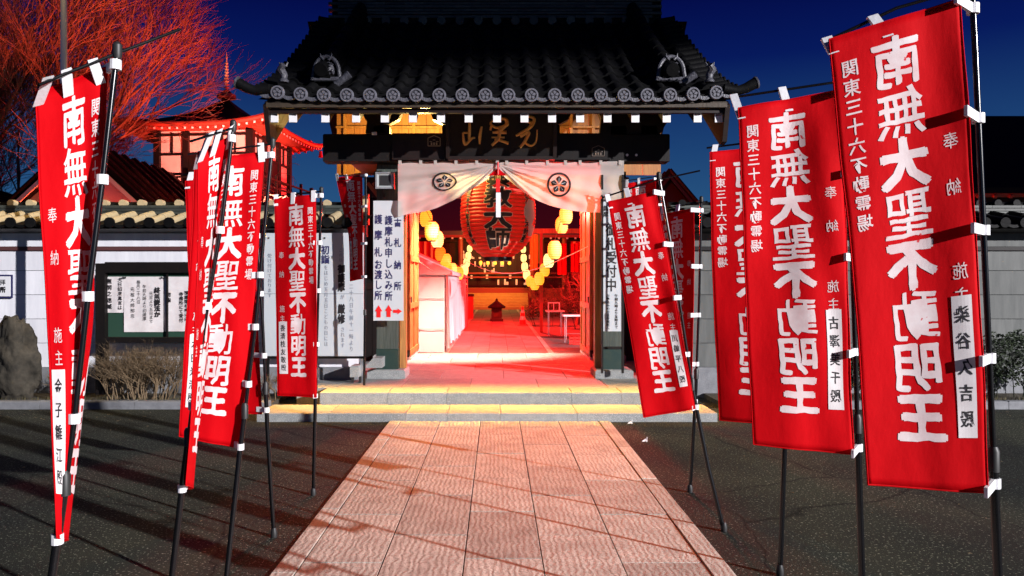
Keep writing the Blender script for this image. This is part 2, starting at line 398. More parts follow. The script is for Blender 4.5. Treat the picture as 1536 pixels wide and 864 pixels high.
# grass tufts on the beds
gb = MB()
for i in range(1500):
    s_ = -1 if i % 2 else 1
    x = s_ * rr.uniform(3.0, 9.5); y = rr.uniform(9.53, 9.8); h = rr.uniform(.03, .09); a = rr.uniform(0, 6.28)
    dx, dy = math.cos(a) * .006, math.sin(a) * .006
    gb.add([(x - dx, y - dy, .055), (x + dx, y + dy, .055), (x + rr.uniform(-.03, .03), y + rr.uniform(-.03, .03), .055 + h)], [(0, 1, 2)])
tag(gb.build('dry_grass', M['grass'], kind='stuff'), 'short dry grass along the kerb in front of the walls', 'grass')

# ---------------------------------------------------------------- gate platform and steps
st = thing('stone_steps', (0, 8.53, 0), 'wide grey granite steps and platform carrying the temple gate', 'steps')
def blocks(xs, y0, y1, z0, z1, name):
    for a, b in zip(xs, xs[1:]):
        MB().chbox(a + .002, b - .002, y0 + rr.random() * .004, y1, z0, z1 + rr.random() * .002, .006).build(name, M['granite'], st)
blocks([-2.77, -1.94, -1.05, -.57, .04, .93, 1.72, 2.55], 8.53, 9.14, -.05, .10, 'step_block')
blocks([-2.19, -1.35, -.62, .93, 1.55, 2.25], 9.15, 9.60, .0, .247, 'platform_edge_block')
for j, (a, b) in enumerate(((9.602, 10.5), (10.502, 11.5), (11.502, 12.5), (12.502, 13.4), (13.402, 14.3))):
    xs = [-2.6, -1.7, -.8, .1, 1.0, 1.9, 2.6] if j % 2 else [-2.6, -2.1, -1.25, -.35, .55, 1.45, 2.6]
    for p, q in zip(xs, xs[1:]):
        MB().chbox(p + .002, q - .002, a, b, .0, .247 + rr.random() * .002, .004).build('platform_slab', M['granite'], st)

# ---------------------------------------------------------------- the gate
gate = thing('temple_gate', (0, 11.5, .25), 'dark wooden temple gate with heavy black tiled roof, plaque and orange doors', 'gate')
def curve_roof(t): return 3.93 + 1.85 * (t ** 1.22)
YE, YR = 9.32, 11.8
def RP(t, x=0, off=0):     # point on the roof slope; t 0 at the front eave, 1 at the ridge; corners lift
    z = curve_roof(t); lift = .06 * max(0, (abs(x) - 2.0) / 1.0) ** 2 * (1 - t) ** 2
    s = 1.85 * 1.22 * max(t, .02) ** .22 / (YR - YE); n = Vector((0, -s, 1)).normalized()
    return Vector((x * (1 - .085 * max(t, 0) ** 1.2), YE + t * (YR - YE), z + lift)) + n * off
roof = bpy.data.objects.new('roof', MB().grid(lambda u, v: RP(v, -3.02 + u * 6.06, 0), 12, 10).grid(lambda u, v: RP(v, -3.02 + u * 6.06, -.07), 12, 10).mesh('roof', M['tile'])); col.objects.link(roof)
roof.parent = gate; roof.matrix_parent_inverse = inv(gate)
_b = MB().grid(lambda u, v: (-3.02 + u * 6.06, 2 * YR - RP(v).y, RP(v).z), 8, 8).build('rear_slope', M['tile'], roof)
NT = 9
rowx = [(-2.752 + i * (2.757 + 2.752) / 19) for i in range(20)]
# one round tile (half tube) and one pan tile, shared meshes laid along the slope
rt = MB()
for (y, r) in ((0, .083), (.03, .083), (.031, .074), (.30, .070)):
    for k in range(9):
        a = math.pi * k / 8; rt.v.append((r * math.cos(a), y, r * math.sin(a) * .95))
rt.f = [(i * 9 + k, i * 9 + k + 1, (i + 1) * 9 + k + 1, (i + 1) * 9 + k) for i in range(3) for k in range(8)] + [tuple(range(9))[::-1]]
rtm = rt.mesh('round_tile', M['tile'], True)
pt = MB()
for y, dz in ((0, .02), (.30, 0)):
    for k in range(7):
        u = k / 6 - .5; pt.v.append((u * .20, y, dz + .035 * (u * 2) ** 2))
for k in range(7):
    u = k / 6 - .5; pt.v.append((u * .20, 0, -.01 + .035 * (u * 2) ** 2))
pt.f = [(k, k + 1, 8 + k, 7 + k) for k in range(6)] + [(14 + k, 15 + k, k + 1, k) for k in range(6)]
ptm = pt.mesh('pan_tile', M['tile'], True)
def slopeM(t, x, off=0):
    p = RP(t, x, off); q = RP(t + .02, x, off); y = (q - p).normalized(); xx = Vector((1, 0, 0)); z = xx.cross(y)
    return Matrix.Translation(p) @ Matrix((xx, y, z)).transposed().to_4x4()
for x in rowx:
    for k in range(NT):
        inst('round_tile', rtm, roof, slopeM(k / NT, x, .012))
for i in range(21):
    x = rowx[0] - .145 + i * .29
    for k in range(NT): inst('pan_tile', ptm, roof, slopeM(k / NT, x, .01))
# eave discs with a five-petal flower and rim
dm = MB()
prof = [(.0, -.0), (.062, 0), (.064, -.014), (.082, -.014), (.086, 0), (.086, .04)]
vs = []; n = 24
for (r, y) in prof[1:]:
    for k in range(n): vs.append((r * math.cos(2 * math.pi * k / n), y, r * math.sin(2 * math.pi * k / n)))
dm.add(vs, [(i * n + k, i * n + (k + 1) % n, (i + 1) * n + (k + 1) % n, (i + 1) * n + k) for i in range(len(prof) - 2) for k in range(n)] + [tuple(range(n))])
for k in range(5):
    a = math.pi / 2 + k * 2 * math.pi / 5; c, s_ = math.cos(a), math.sin(a)
    P = lambda r, tt: (r * c - tt * s_, -.012, r * s_ + tt * c)
    poly = [P(.008, 0), P(.03, -.017), P(.048, -.014), P(.055, 0), P(.048, .014), P(.03, .017)]
    dm.prism(poly, (0, .014, 0))
dmm = dm.mesh('tile_disc', M['disc'], False)
M['disc_dark'] = mat('disc_recess', (.035, .035, .045), .6)
dmm.materials.append(M['disc_dark']); dmm.polygons[(len(prof) - 2) * n].material_index = 1; [setattr(dmm.polygons[k], 'material_index', 1) for k in range(n)]
for x in rowx:
    p = RP(0, x, .035); inst('tile_disc', dmm, roof, Matrix.Translation(p + Vector((0, -.03, 0))) @ Matrix.Rotation(R(8), 4, 'X'))
# curved eave tile lips between discs
lip = MB()
for y in (0, .05):
    for k in range(7):
        u = k / 6 - .5; lip.v.append((u * .2, y, -.03 + .05 * (u * 2) ** 2))
    for k in range(7):
        u = k / 6 - .5; lip.v.append((u * .2, y, -.075 + .045 * (u * 2) ** 2))
lip.f = [(k, k + 1, 8 + k, 7 + k) for k in range(6)] + [(k, k + 1, 15 + k, 14 + k) for k in range(6)] + [(7 + k, 8 + k, 22 + k, 21 + k) for k in range(6)]
lpm = lip.mesh('eave_tile_lip', M['ornament'], True)
for i in range(21):
    p = RP(0, rowx[0] - .145 + i * .29, .03); inst('eave_tile_lip', lpm, roof, Matrix.Translation(p + Vector((0, -.015, 0))))
# verge tiles along both gable edges: stepped round covers laid across, with their own end caps
vt = MB().tube([(-.13, 0, .015), (.14, 0, .0)], .06, 10).tube([(-.145, 0, .015), (-.125, 0, .015)], .068, 12)
vtm = vt.mesh('verge_tile', M['tile'], True)
for sgn in (-1, 1):
    for k in range(18):
        p = RP(.02 + k / 18, sgn * 2.90, .04)
        inst('verge_tile', vtm, roof, Matrix.Translation(p) @ Matrix.Rotation(0 if sgn < 0 else math.pi, 4, 'Z') @ Matrix.Rotation(R(6), 4, 'Y'))
    # corner horn tile
    hp = [RP(0, sgn * 2.85, .08), Vector((sgn * 3.02, 9.30, 4.02)), Vector((sgn * 3.13, 9.28, 4.05)), Vector((sgn * 3.24, 9.26, 4.11))]
    MB().tube(hp, [.06, .06, .065, .07], 12).build('corner_tile', M['tile'], roof, True)
    MB().lathe([(.078, 0), (.08, .02), (.06, .03)], 16).build('corner_tile_cap', M['ornament'], roof, True).matrix_basis = Matrix.Translation(hp[3]) @ Matrix.Rotation(sgn * R(70), 4, 'Y')
    # descending ridge, stacked flat tiles under a round cover
    for li, (wd, oz) in enumerate(((.26, .10), (.22, .145), (.19, .19))):
        mb = MB()
        for k in range(8):
            a, b = RP(.2 + k * .1, sgn * 2.33, oz), RP(.2 + (k + 1) * .1 - .004, sgn * 2.33, oz + .003)
            mb.bar(a, b, wd, .035)
        mb.build('ridge_course', M['tile'], roof)
    for k in range(9):
        MB().tube([RP(.19 + k * .089, sgn * 2.33, .25), RP(.19 + (k + 1) * .089 + .004, sgn * 2.33, .235)], [.088, .08], 12).build('ridge_cover_tile', M['tile'], roof, True)
# onigawara (demon tiles) closing the descending ridges
def onigawara(sgn):
    c = Vector((sgn * 2.28 + .03, 9.78, 4.30)); n = 14
    arch = [Vector((.165 * math.cos(a), 0, .10 + .20 * math.sin(a))) for a in [math.pi * k / n for k in range(n + 1)]]
    arch = [Vector((.185, 0, -.02))] + arch + [Vector((-.185, 0, -.02))]
    MB().tube([p + c for p in arch], [.03] + [.026] * (n + 1) + [.03], 8).build('ridge_end_ornament', M['ornament'], roof, True)
    back = MB().prism([p + c + Vector((0, .02, 0)) for p in arch], (0, .06, 0)).build('ornament_back', M['tile'], roof)
    face = MB()
    def blob(x, z, rx, rz, ry=.04, y=0.01):
        face.add([Vector((x + rx * math.cos(a) * math.sin(b), y - ry * math.cos(b), z + rz * math.sin(a) * math.sin(b))) + c for b in (.05, .5, 1.0, 1.57) for a in [k * math.pi / 5 for k in range(10)]],
                 [(i * 10 + k, i * 10 + (k + 1) % 10, (i + 1) * 10 + (k + 1) % 10, (i + 1) * 10 + k) for i in range(3) for k in range(10)] + [tuple(range(10))])
    blob(0, .14, .10, .10, .05); blob(0, .12, .03, .035, .10); blob(-.045, .165, .026, .018, .085); blob(.045, .165, .026, .018, .085)
    blob(-.05, .20, .04, .014, .08); blob(.05, .20, .04, .014, .08); blob(0, .07, .07, .018, .08); blob(-.08, .10, .025, .04, .06); blob(.08, .10, .025, .04, .06)
    face.build('demon_face', M['ornament'], roof, True)
    MB().tube([c + Vector((-.17, -.01, .0)), c + Vector((.17, -.01, 0))], .03, 8).build('ornament_base', M['ornament'], roof, True)
    for q in (-1, 1):
        MB().tube([c + Vector((q * .03, -.02, .25)), c + Vector((q * .07, -.03, .29)), c + Vector((q * .075, -.03, .335))], [.018, .012, .004], 8).build('horn', M['ornament'], roof, True)
    MB().tube([c + Vector((.12, .02, -.06)), c + Vector((.24, -.02, .01)), c + Vector((.31, -.03, .06))], [.05, .048, .055], 12).build('fin_tile', M['ornament'], roof, True)
onigawara(-1); onigawara(1)
# little lion finials near the corners
for sgn in (-1, 1):
    c = Vector((sgn * 2.71, 9.42, 4.16)); b = MB()
    b.lathe([(.06, 0), (.065, .02), (.04, .05), (.05, .09), (.035, .13)], 10, c)
    b.tube([c + Vector((0, 0, .1)), c + Vector((sgn * .03, -.03, .17)), c + Vector((-sgn * .01, -.06, .21))], [.045, .05, .035], 8)
    for q in (-1, 1): b.tube([c + Vector((q * .03, -.02, .2)), c + Vector((q * .055, -.02, .25))], [.02, .008], 6)
    b.tube([c + Vector((sgn * .02, .03, .1)), c + Vector((sgn * .08, .05, .17)), c + Vector((sgn * .06, .05, .24))], [.02, .028, .01], 6)
    b.build('lion_finial', M['ornament'], roof, True)
# main ridge: courses of thin flat tiles, each tile shows its end joint
ridge = MB().bb(-2.6, 2.6, 11.68, 11.95, 5.66, 6.45).build('ridge_core', M['tile'], roof)
nm = MB().chbox(-.147, .147, -.03, .05, -.021, .021, .004).mesh('ridge_tile', M['ornament'] if False else M['tile'])
rc_mat = mat('ridge_tile_grey', (.028, .034, .03), .55, var=(.05, .058, .05), scale=5, rnd=.4)
nm.materials[0] = rc_mat
for r_ in range(9):
    for k in range(17):
        x = -2.5 + k * .30 + (.15 if r_ % 2 else 0)
        if x > 2.45: continue
        inst('ridge_tile', nm, roof, Vector((x, 11.66 - (.01 if r_ % 2 else 0), 5.80 + r_ * .052)))
for i in range(19):     # little round ends beneath the ridge courses
    x = rowx[0] + .145 + i * .29
    if abs(x) < 2.5: MB().tube([(x, 11.58, 5.72), (x, 11.66, 5.73)], .07, 10).build('ridge_foot_tile', rc_mat, roof, True)

# eave boards, soffit, rafters
MB().bb(-2.92, 2.92, 9.36, 9.41, 3.83, 3.90).build('upper_fascia', M['wood_eave'], gate)
MB().bb(-2.90, 2.90, 9.43, 9.50, 3.775, 3.83).build('lower_fascia', M['wood_dark'], gate)
MB().grid(lambda u, v: RP(v, -2.95 + u * 5.9, -.10), 2, 8).build('soffit', M['wood_dark'], gate)
raf = [412, 440, 488.5, 534.5, 577.5, 619.6, 661.6, 703, 745.6, 786.7, 828, 870, 911, 952.7, 999.6, 1046, 1077.6]
for p in raf:
    x = (p - CX) * 9.5 / F
    b = MB(); a, c = Vector((x, 9.50, 3.715)), Vector((x, 11.8, 5.45)); mid = RP(.45, x, -.2)
    b.bar(Vector((x, 9.50, 3.72)), mid, .085, .10); b.bar(mid, RP(.98, x, -.2), .085, .10)
    r_ = b.build('rafter', M['wood_dark'], gate)
    MB().bb(x - .05, x + .05, 9.478, 9.496, 3.665, 3.775).build('rafter_end', M['white'], r_)
for x in (-2.93, 2.93):   # bargeboards
    poly = [Vector((x - .03, 9.36, 3.86)), Vector((x - .03, 9.50, 3.42)), Vector((x - .03, 9.62, 3.40)), RP(.5, x - .03, -.42), RP(1, x - .03, -.45), RP(1, x - .03, -.08), RP(.5, x - .03, -.08)]
    MB().prism(poly, (.06, 0, 0)).build('bargeboard', M['wood_dark'], gate)

# posts on stone bases
for (x, y) in ((-1.57, 10.75), (1.67, 10.75), (-1.85, 12.95), (1.95, 12.95), (-2.05, 14.1), (2.15, 14.1)):
    MB().chbox(x - .27, x + .27, y - .27, y + .27, .24, .37, .02).build('column_base', M['granite'], gate)
    if y < 11:
        MB().chbox(x - .155, x + .155, y - .155, y + .155, .37, .66, .01).build('metal_shoe', M['teal'], gate)
        MB().chbox(x - .15, x + .15, y - .15, y + .15, .66, 3.31, .01).build('column', M['green_wood'], gate)
    else:
        MB().lathe([(.14, .37), (.15, .4), (.15, 3.28 if y < 14 else 4.2), (.14, 3.3 if y < 14 else 4.25)], 16, (x, y, 0)).build('column', M['wood_dark'], gate, True)
MB().chbox(-2.44, 2.43, 10.38, 10.66, 3.315, 3.70, .015).build('front_beam', M['wood_black'], gate)
MB().chbox(-2.3, 2.3, 12.85, 13.1, 3.1, 3.45, .015).build('door_lintel', M['wood_dark'], gate)
MB().chbox(-2.3, 2.3, 13.95, 14.2, 4.25, 4.5, .015).build('rear_beam', M['wood_dark'], gate)
for k in range(6): MB().chbox(-2.3, -1.0, 10.68 + k * .36, 11.036 + k * .36, 3.48, 3.51, .004).build('lamp_baffle_board', M['wood_brown'], gate)  # boards added to screen the beam lamp from the platform
MB().bb(-2.7, 2.7, 10.42, 10.6, 4.10, 4.26).build('eave_purlin', M['wood_dark'], gate)
for x in (-1.72, 1.82):
    MB().bb(x - .09, x + .09, 10.92, 12.83, 3.0, 3.25).build('tie_beam', M['wood_dark'], gate)
# bracket sets standing on the beam
def bracket(x, w_=.22):
    b = MB().chbox(x - w_ / 2, x + w_ / 2, 10.42, 10.62, 3.70, 3.84, .02)
    b.prism([(x - .28, 10.44, 4.02), (x - .24, 10.44, 3.92), (x - .1, 10.44, 3.85), (x + .1, 10.44, 3.85), (x + .24, 10.44, 3.92), (x + .28, 10.44, 4.02)], (0, .14, 0))
    for q in (-.22, 0, .22): b.chbox(x + q - .06, x + q + .06, 10.42, 10.6, 4.02, 4.10, .01)
    b.build('bracket', M['wood_dark'], gate)
for x in (-1.62, -.66, .78, 1.72, 2.15): bracket(x)
MB().prism([(-1.58, 10.42, 3.72), (-1.85, 10.42, 3.72), (-1.80, 10.42, 4.1), (-1.62, 10.42, 4.1)], (0, .15, 0)).build('carved_strut', M['wood_dark'], gate)
MB().prism([(1.45, 10.42, 3.70), (2.30, 10.42, 3.70), (2.42, 10.42, 3.9), (2.34, 10.42, 4.12), (1.5, 10.42, 4.12)], (0, .12, 0)).build('carved_strut', M['wood_dark'], gate)
# plank wall up in the roof, lit by the lamp behind the beam
x = -2.75
while x < 2.75:
    w_ = .29 + rr.random() * .04
    MB().chbox(x + .004, x + w_ - .004, 12.70 + rr.random() * .006, 12.74, 3.46, 5.3, .004).build('wall_plank', M['wood_brown'], gate); x += w_
for x in (-2.6, -2.0, -1.42, -1.0, -.63, .9, 1.28, 1.66, 2.2): MB().bb(x - .025, x + .025, 12.655, 12.69, 3.46, 5.2).build('plank_batten', M['wood_door'], gate)
MB().bb(-2.75, 2.75, 12.64, 12.69, 4.26, 4.29).build('plank_rail', M['wood_door'], gate)
# votive slips pasted on the planks
vs_ = letters([('大', -1.21, -4.17, .09, .09, .09, .02), ('願', -1.12, -4.17, .09, .09, .09, .02), ('成', -.84, -4.20, .07, .07, .07, .01), ('就', -.76, -4.20, .07, .07, .07, .01)], lambda a, b: Vector((a, 12.652, -b)), 0)
vs_.build('pasted_lettering', M['brush'], gate, kind='stuff')
# front casing of the beam: raised boards with a small crest and pale outlines
MB().bb(-1.46, -.73, 10.34, 10.375, 3.33, 3.70).build('beam_casing', M['wood_dark'], gate)
MB().bb(.78, 1.60, 10.34, 10.375, 3.33, 3.70).build('beam_casing', M['wood_black'], gate)
cream = mat('faded_cream_paint', (.45, .33, .2), .6)
def house_crest(x, z, s=1, m=None):
    b = MB(); m = m or cream; y = 10.332
    P = [(-.085, -.06), (-.085, .05), (0, .085), (.085, .05), (.085, -.06)]
    for a, c in zip(P, P[1:] + P[:1]): b.bar((x + a[0] * s, y, z + a[1] * s), (x + c[0] * s, y, z + c[1] * s), .008, .01, Vector((0, 1, 0)))
    for q in (-.045, 0, .045): b.lathe([(.0, 0), (.018, .0), (.018, .006)], 8, (x + q * s, y, z + (.02 - abs(q) * .5)))
    for q in range(3): b.box((x + (q - 1) * .035, y, z - .03), (.02, .008, .035))
    b.build('small_crest', m, gate)
house_crest(-.875, 3.58); house_crest(1.42, 3.44, 1, mat('dull_paint', (.12, .09, .07), .6))
MB().lathe([(0, 0), (.018, 0), (.018, .01), (0.001, .012)], 10).build('beam_stud', M['white'], gate).matrix_basis = Matrix.Translation((1.83, 10.375, 3.40)) @ Matrix.Rotation(R(90), 4, 'X')
MB().lathe([(0, 0), (.018, 0), (.018, .01), (0.001, .012)], 10).build('beam_stud', M['white'], gate).matrix_basis = Matrix.Translation((1.96, 10.375, 3.40)) @ Matrix.Rotation(R(90), 4, 'X')
MB().bb(-1.75, -1.68, 10.36, 10.375, 3.68, 3.72).build('paper_slip', M['white'], gate)
# side screens beside the passage and eave nose carvings
for (a, b) in ((-2.35, -1.99), (2.09, 2.45)):
    for k in range(2):
        xx = a + k * .18
        MB().chbox(xx + .003, xx + .177, 12.9, 12.96, .25, 3.1, .004).build('screen_board', M['wood_black'], gate)
    MB().bb(a, b, 12.86, 12.90, 1.5, 1.6).build('screen_rail', M['wood_dark'], gate)
for sgn, xx in ((-1, -1.86), (1, 1.96)):
    poly = [(xx, 10.70, 2.45), (xx + sgn * .10, 10.7, 2.52), (xx + sgn * .07, 10.7, 2.62), (xx + sgn * .15, 10.7, 2.66), (xx + sgn * .09, 10.7, 2.76), (xx + sgn * .13, 10.7, 2.84), (xx, 10.7, 2.9)]
    MB().prism(poly, (0, .12, 0)).build('carved_nose', M['beige'] if sgn < 0 else M['wood_dark'], gate)  # left nose in tan: yellow light from above is put into its colour
for (xa, za, xb, zb) in ((-2.2, 3.31, -1.75, 2.75), (2.25, 3.31, 1.9, 2.75)):
    for k in range(3): MB().bar((xa + k * .1, 12.6, za), (xb + k * .03, 12.6, zb), .06, .06).build('side_strut', M['wood_brown'], gate)
# doors, opened inwards
def door(x, hand):
    d = MB().chbox(x - .03, x + .03, 13.03, 14.52, .30, 3.08, .004).build('door', M['wood_door'], gate)
    s_ = -hand
    for y in (13.05, 13.75, 14.42): MB().bb(x + s_ * .03, x + s_ * .05, y, y + .09, .34, 3.04).build('door_stile', M['wood_door'], d)
    for z in (.32, 1.15, 2.0, 2.95): MB().bb(x + s_ * .03, x + s_ * .058, 13.04, 14.51, z, z + .10).build('door_rail', M['wood_door'], d)
    MB().bb(x - .045, x + .045, 13.0, 13.03, .30, .42).build('hinge', M['dkplastic'], d)
    MB().bb(x + s_ * .03, x + s_ * .05, 13.3, 13.36, 1.2, 1.36).build('bolt', M['dkplastic'], d)
    MB().bb(x - .05, x + .05, 13.0, 14.55, .25, .297).build('door_sill', M['white'], d)
door(-1.58, -1); door(1.69, 1)
for x, q in ((-1.68, -1), (1.79, 1)): MB().chbox(x - .1, x + .1, 12.72, 12.9, .25, 3.1, .01).build('door_jamb', M['wood_door'], gate)
# jamb boards seen right beside the passage (front pair)
for x in (-1.36, 1.47): MB().chbox(x - .045, x + .045, 10.72, 10.86, .37, 3.3, .006).build('jamb_board', M['wood_door'], gate)

# the plaque
plq = thing('name_plaque', (.0, 10.1, 3.65), 'dark tilted plaque with flowing gilt characters under the gate eaves', 'plaque')
pa, pb = W(672, 240, 10.30), W(832, 240, 10.30); tilt = .26
def PQ(x, z, o=0): return Vector((x, 10.30 - (z - 3.36) * tilt - o, z))
x0, x1, z0, z1 = pa.x, pb.x, 3.34, 4.0
MB().add([PQ(x0, z0), PQ(x1, z0), PQ(x1, z1), PQ(x0, z1), PQ(x0, z0, -.04), PQ(x1, z0, -.04), PQ(x1, z1, -.04), PQ(x0, z1, -.04)], [(0, 1, 2, 3), (7, 6, 5, 4), (0, 4, 5, 1), (1, 5, 6, 2), (2, 6, 7, 3), (3, 7, 4, 0)]).build('board', M['wood_black'], plq)
for (a, b) in (((x0, z0), (x1, z0)), ((x0, z1), (x1, z1)), ((x0, z0), (x0, z1)), ((x1, z0), (x1, z1))):
    MB().bar(PQ(*a, .015), PQ(*b, .015), .05, .05).build('frame', M['wood_dark'], plq)
def brush(strokes, px0, py0, px1, py1):
    b = MB()
    for s_ in strokes:
        pts = []; rs = []
        n_ = len(s_)
        q = [Vector((px0 + a * (px1 - px0), py0 + c * (py1 - py0), w__)) for a, c, w__ in s_]
        m_ = (n_ - 1) * 6
        for i in range(m_ + 1):
            t = i / 6; k = min(int(t), n_ - 2); f = t - k
            p0, p1, p2, p3 = q[max(k - 1, 0)], q[k], q[k + 1], q[min(k + 2, n_ - 1)]
            pts.append(.5 * ((2 * p1) + (p2 - p0) * f + (2 * p0 - 5 * p1 + 4 * p2 - p3) * f * f + (3 * p1 - p0 - 3 * p2 + p3) * f ** 3))
        L3 = []
        for i, p in enumerate(pts):
            z = CH + (CY - p.y) * 10.15 / F; x = (p.x - CX) * 10.15 / F
            L3.append(PQ(x, z, .012)); rs.append(max(p.z, .1) * 1.35 * 10.15 / F)
        b.tube(L3, rs, 6)
    return b
# cursive strokes: mountain / black-like / awake-like, traced in loose brush lines
brush([[(.35, 0, 1.3), (.33, .45, 2), (.32, .85, 1.6)], [(.0, .5, 1.2), (.1, .95, 2), (.45, .72, 1.4), (.62, .7, 1)], [(.95, .25, 1.2), (.86, .6, 2), (.84, .95, 1.2)], [(0, .5, 1), (.3, .5, 1.2)]], 694, 180, 724, 216).build('gilt_character', M['gold'], plq)
brush([[(.25, .05, 1.2), (.8, .0, 2), (.9, .22, 2.2), (.4, .32, 1.5), (.1, .18, 1.4), (.25, .03, 1)], [(.15, .2, 1.5), (.08, .42, 1.3)], [(.9, .2, 2), (.55, .45, 1.8), (.2, .5, 1.2), (.9, .5, 2)], [(.55, .3, 1.8), (.5, .7, 2.2), (.15, .98, 1.6)], [(.3, .75, 1.2), (.6, .8, 1.6), (1.0, .9, 1.8)], [(.15, .68, 1), (.8, .68, 1.2)]], 733, 178, 763, 217).build('gilt_character', M['gold'], plq)
brush([[(.55, -.05, 1.6), (.85, .05, 1.8), (.7, .3, 2), (.25, .5, 1.8), (.0, .6, 1.2)], [(.35, .12, 1.4), (.75, .2, 2), (.45, .45, 1.8)], [(.2, .62, 2), (.6, .48, 2), (.45, .75, 2), (.2, .98, 1.4)], [(.35, .78, 1.3), (.7, .92, 1.5), (.95, .78, 1.2), (1.0, .4, .7)]], 774, 176, 806, 220).build('gilt_character', M['gold'], plq)

# ---------------------------------------------------------------- curtain
nor = thing('entrance_curtain', (0, 10.3, 3.3), 'pale festival curtain gathered at the middle across the gate opening, with two flower crests', 'curtain')
def edge(pts, x):
    for (a, b) in zip(pts, pts[1:]):
        if a[0] <= x <= b[0]:
            t = (x - a[0]) / (b[0] - a[0]); return a[1] + (b[1] - a[1]) * t
    return pts[0][1] if x < pts[0][0] else pts[-1][1]
LB = [(597, 325), (605, 323), (618, 320), (630, 318.5), (643, 316), (656, 311.5), (668, 306), (682, 299.5), (695, 292), (708, 283), (720, 276), (732, 268.5), (741, 263), (746, 259)]
RB = [(749, 259), (755, 264), (765, 272), (775, 280), (786, 288), (797, 295.5), (808, 301.5), (824, 308), (838, 312), (852, 315), (866, 317), (885, 318.5), (905, 319), (918, 319.5), (928, 321), (936, 323)]
def nd(px, py):     # depth of the cloth at a picture position: swags fan out from the knot
    dx, dy = px - 746.5, py - 246
    r = math.hypot(dx, dy); a = math.atan2(dy, abs(dx) + 1e-6)
    env = min(1, r / 40) * (1 - min(1, max(0, (r - 130) / 90)) * .6)
    d = .028 * math.sin(a * 17 + (1.3 if dx > 0 else 0) + r * .011) * env * min(1, dy / 12 + .1)
    d += .016 * math.sin(a * 41 + r * .02) * env * min(1, dy / 10)
    d += .035 * math.sin(px * .045 + 1) * (dy / 70) + .008 * math.sin(px * .22 + py * .05) * (dy / 70) + .012 * math.sin(px * .11 - py * .06) * (dy / 70)
    return 10.30 - d
def nsurf(side):
    pts = LB if side < 0 else RB; xa, xb = pts[0][0], pts[-1][0]
    def f(u, v):
        px = xa + u * (xb - xa); yb = edge(pts, px); yt = 243 + .8 * math.sin(px * .13) + (1.0 if side > 0 else 2.0)
        if side > 0: yt -= 4 * max(0, (px - 900) / 36); 
        py = yt + (yb - yt) * v
        return W(px, py, nd(px, py))
    return f
for side in (-1, 1):
    MB().grid(nsurf(side), 110, 26).build('curtain_half', M['noren'], nor, True)
rp = [W(597 + i * 17, 242 + (1.5 if i % 2 else 0), 10.31) for i in range(21)]
MB().tube(rp, .008, 6).build('hanging_rope', M['wood_dark'], nor, True)
for i, px in enumerate([600, 631, 653, 684, 715, 746, 760, 790, 821, 848, 870, 901, 930]):
    MB().bb((px - CX) * 10.3 / F - .02, (px - CX) * 10.3 / F + .02, 10.285, 10.335, 3.25, 3.31).build('curtain_loop', M['noren'], nor)
MB().tube([W(747, 243, 10.26), W(747, 262, 10.25)], .012, 8).build('tie_cord', M['redpaint'], nor, True)
MB().prism([W(733, 263, 10.28), W(747, 252, 10.28), W(760, 263, 10.28)], (0, .02, 0)).build('knot_cloth', M['cloth'], nor)
MB().bb(W(744, 0, 10.27).x, W(750, 0, 10.27).x, 10.26, 10.28, W(0, 288, 10.27).z, W(0, 268, 10.27).z).build('red_tassel', M['redpaint'], nor)
MB().bb(W(744, 0, 10.27).x, W(751, 0, 10.27).x, 10.26, 10.275, W(0, 326, 10.27).z, W(0, 289, 10.27).z).build('paper_tag', M['white'], nor)
def crest(cx, cy, rx, ry, pinch=0):
    b = MB(); n = 48
    def P(r, a):
        x = cx + rx * r * math.cos(a); y = cy - ry * r * math.sin(a)
        if pinch: y = cy + (y - cy) * (1 - pinch * ((x - cx) / rx * .5 + .5) ** 3)
        return W(x, y, nd(x, y) - .012)
    b.add([P(r, 2 * math.pi * k / n) for r in (.84, 1.0) for k in range(n)], [(k, (k + 1) % n, n + (k + 1) % n, n + k) for k in range(n)])
    for k in range(5):       # five petals with fine gaps, seen as dark shapes
        a0 = math.pi / 2 + k * 2 * math.pi / 5
        pol = [(.10, 0), (.30, -.42), (.52, -.50), (.60, -.30), (.72, 0), (.60, .30), (.52, .50), (.30, .42)]
        pts = [P(r, a0 + da) for r, da in pol]; ctr = P(.42, a0)
        b.add(pts + [ctr], [(i, (i + 1) % 8, 8) for i in range(8)])
    b.build('flower_crest', M['brush'], nor)
    w_ = MB()
    for k in range(5):
        a0 = math.pi / 2 + k * 2 * math.pi / 5
        w_.add([P(.18, a0 - .08), P(.55, a0 - .02), P(.55, a0 + .02), P(.18, a0 + .08)], [(0, 1, 2, 3)])
    o = w_.build('crest_line', M['white'], nor); o.location.y -= .006
crest(838.5, 277, 18, 18.5); crest(667, 272.5, 18.5, 14.5, .35)

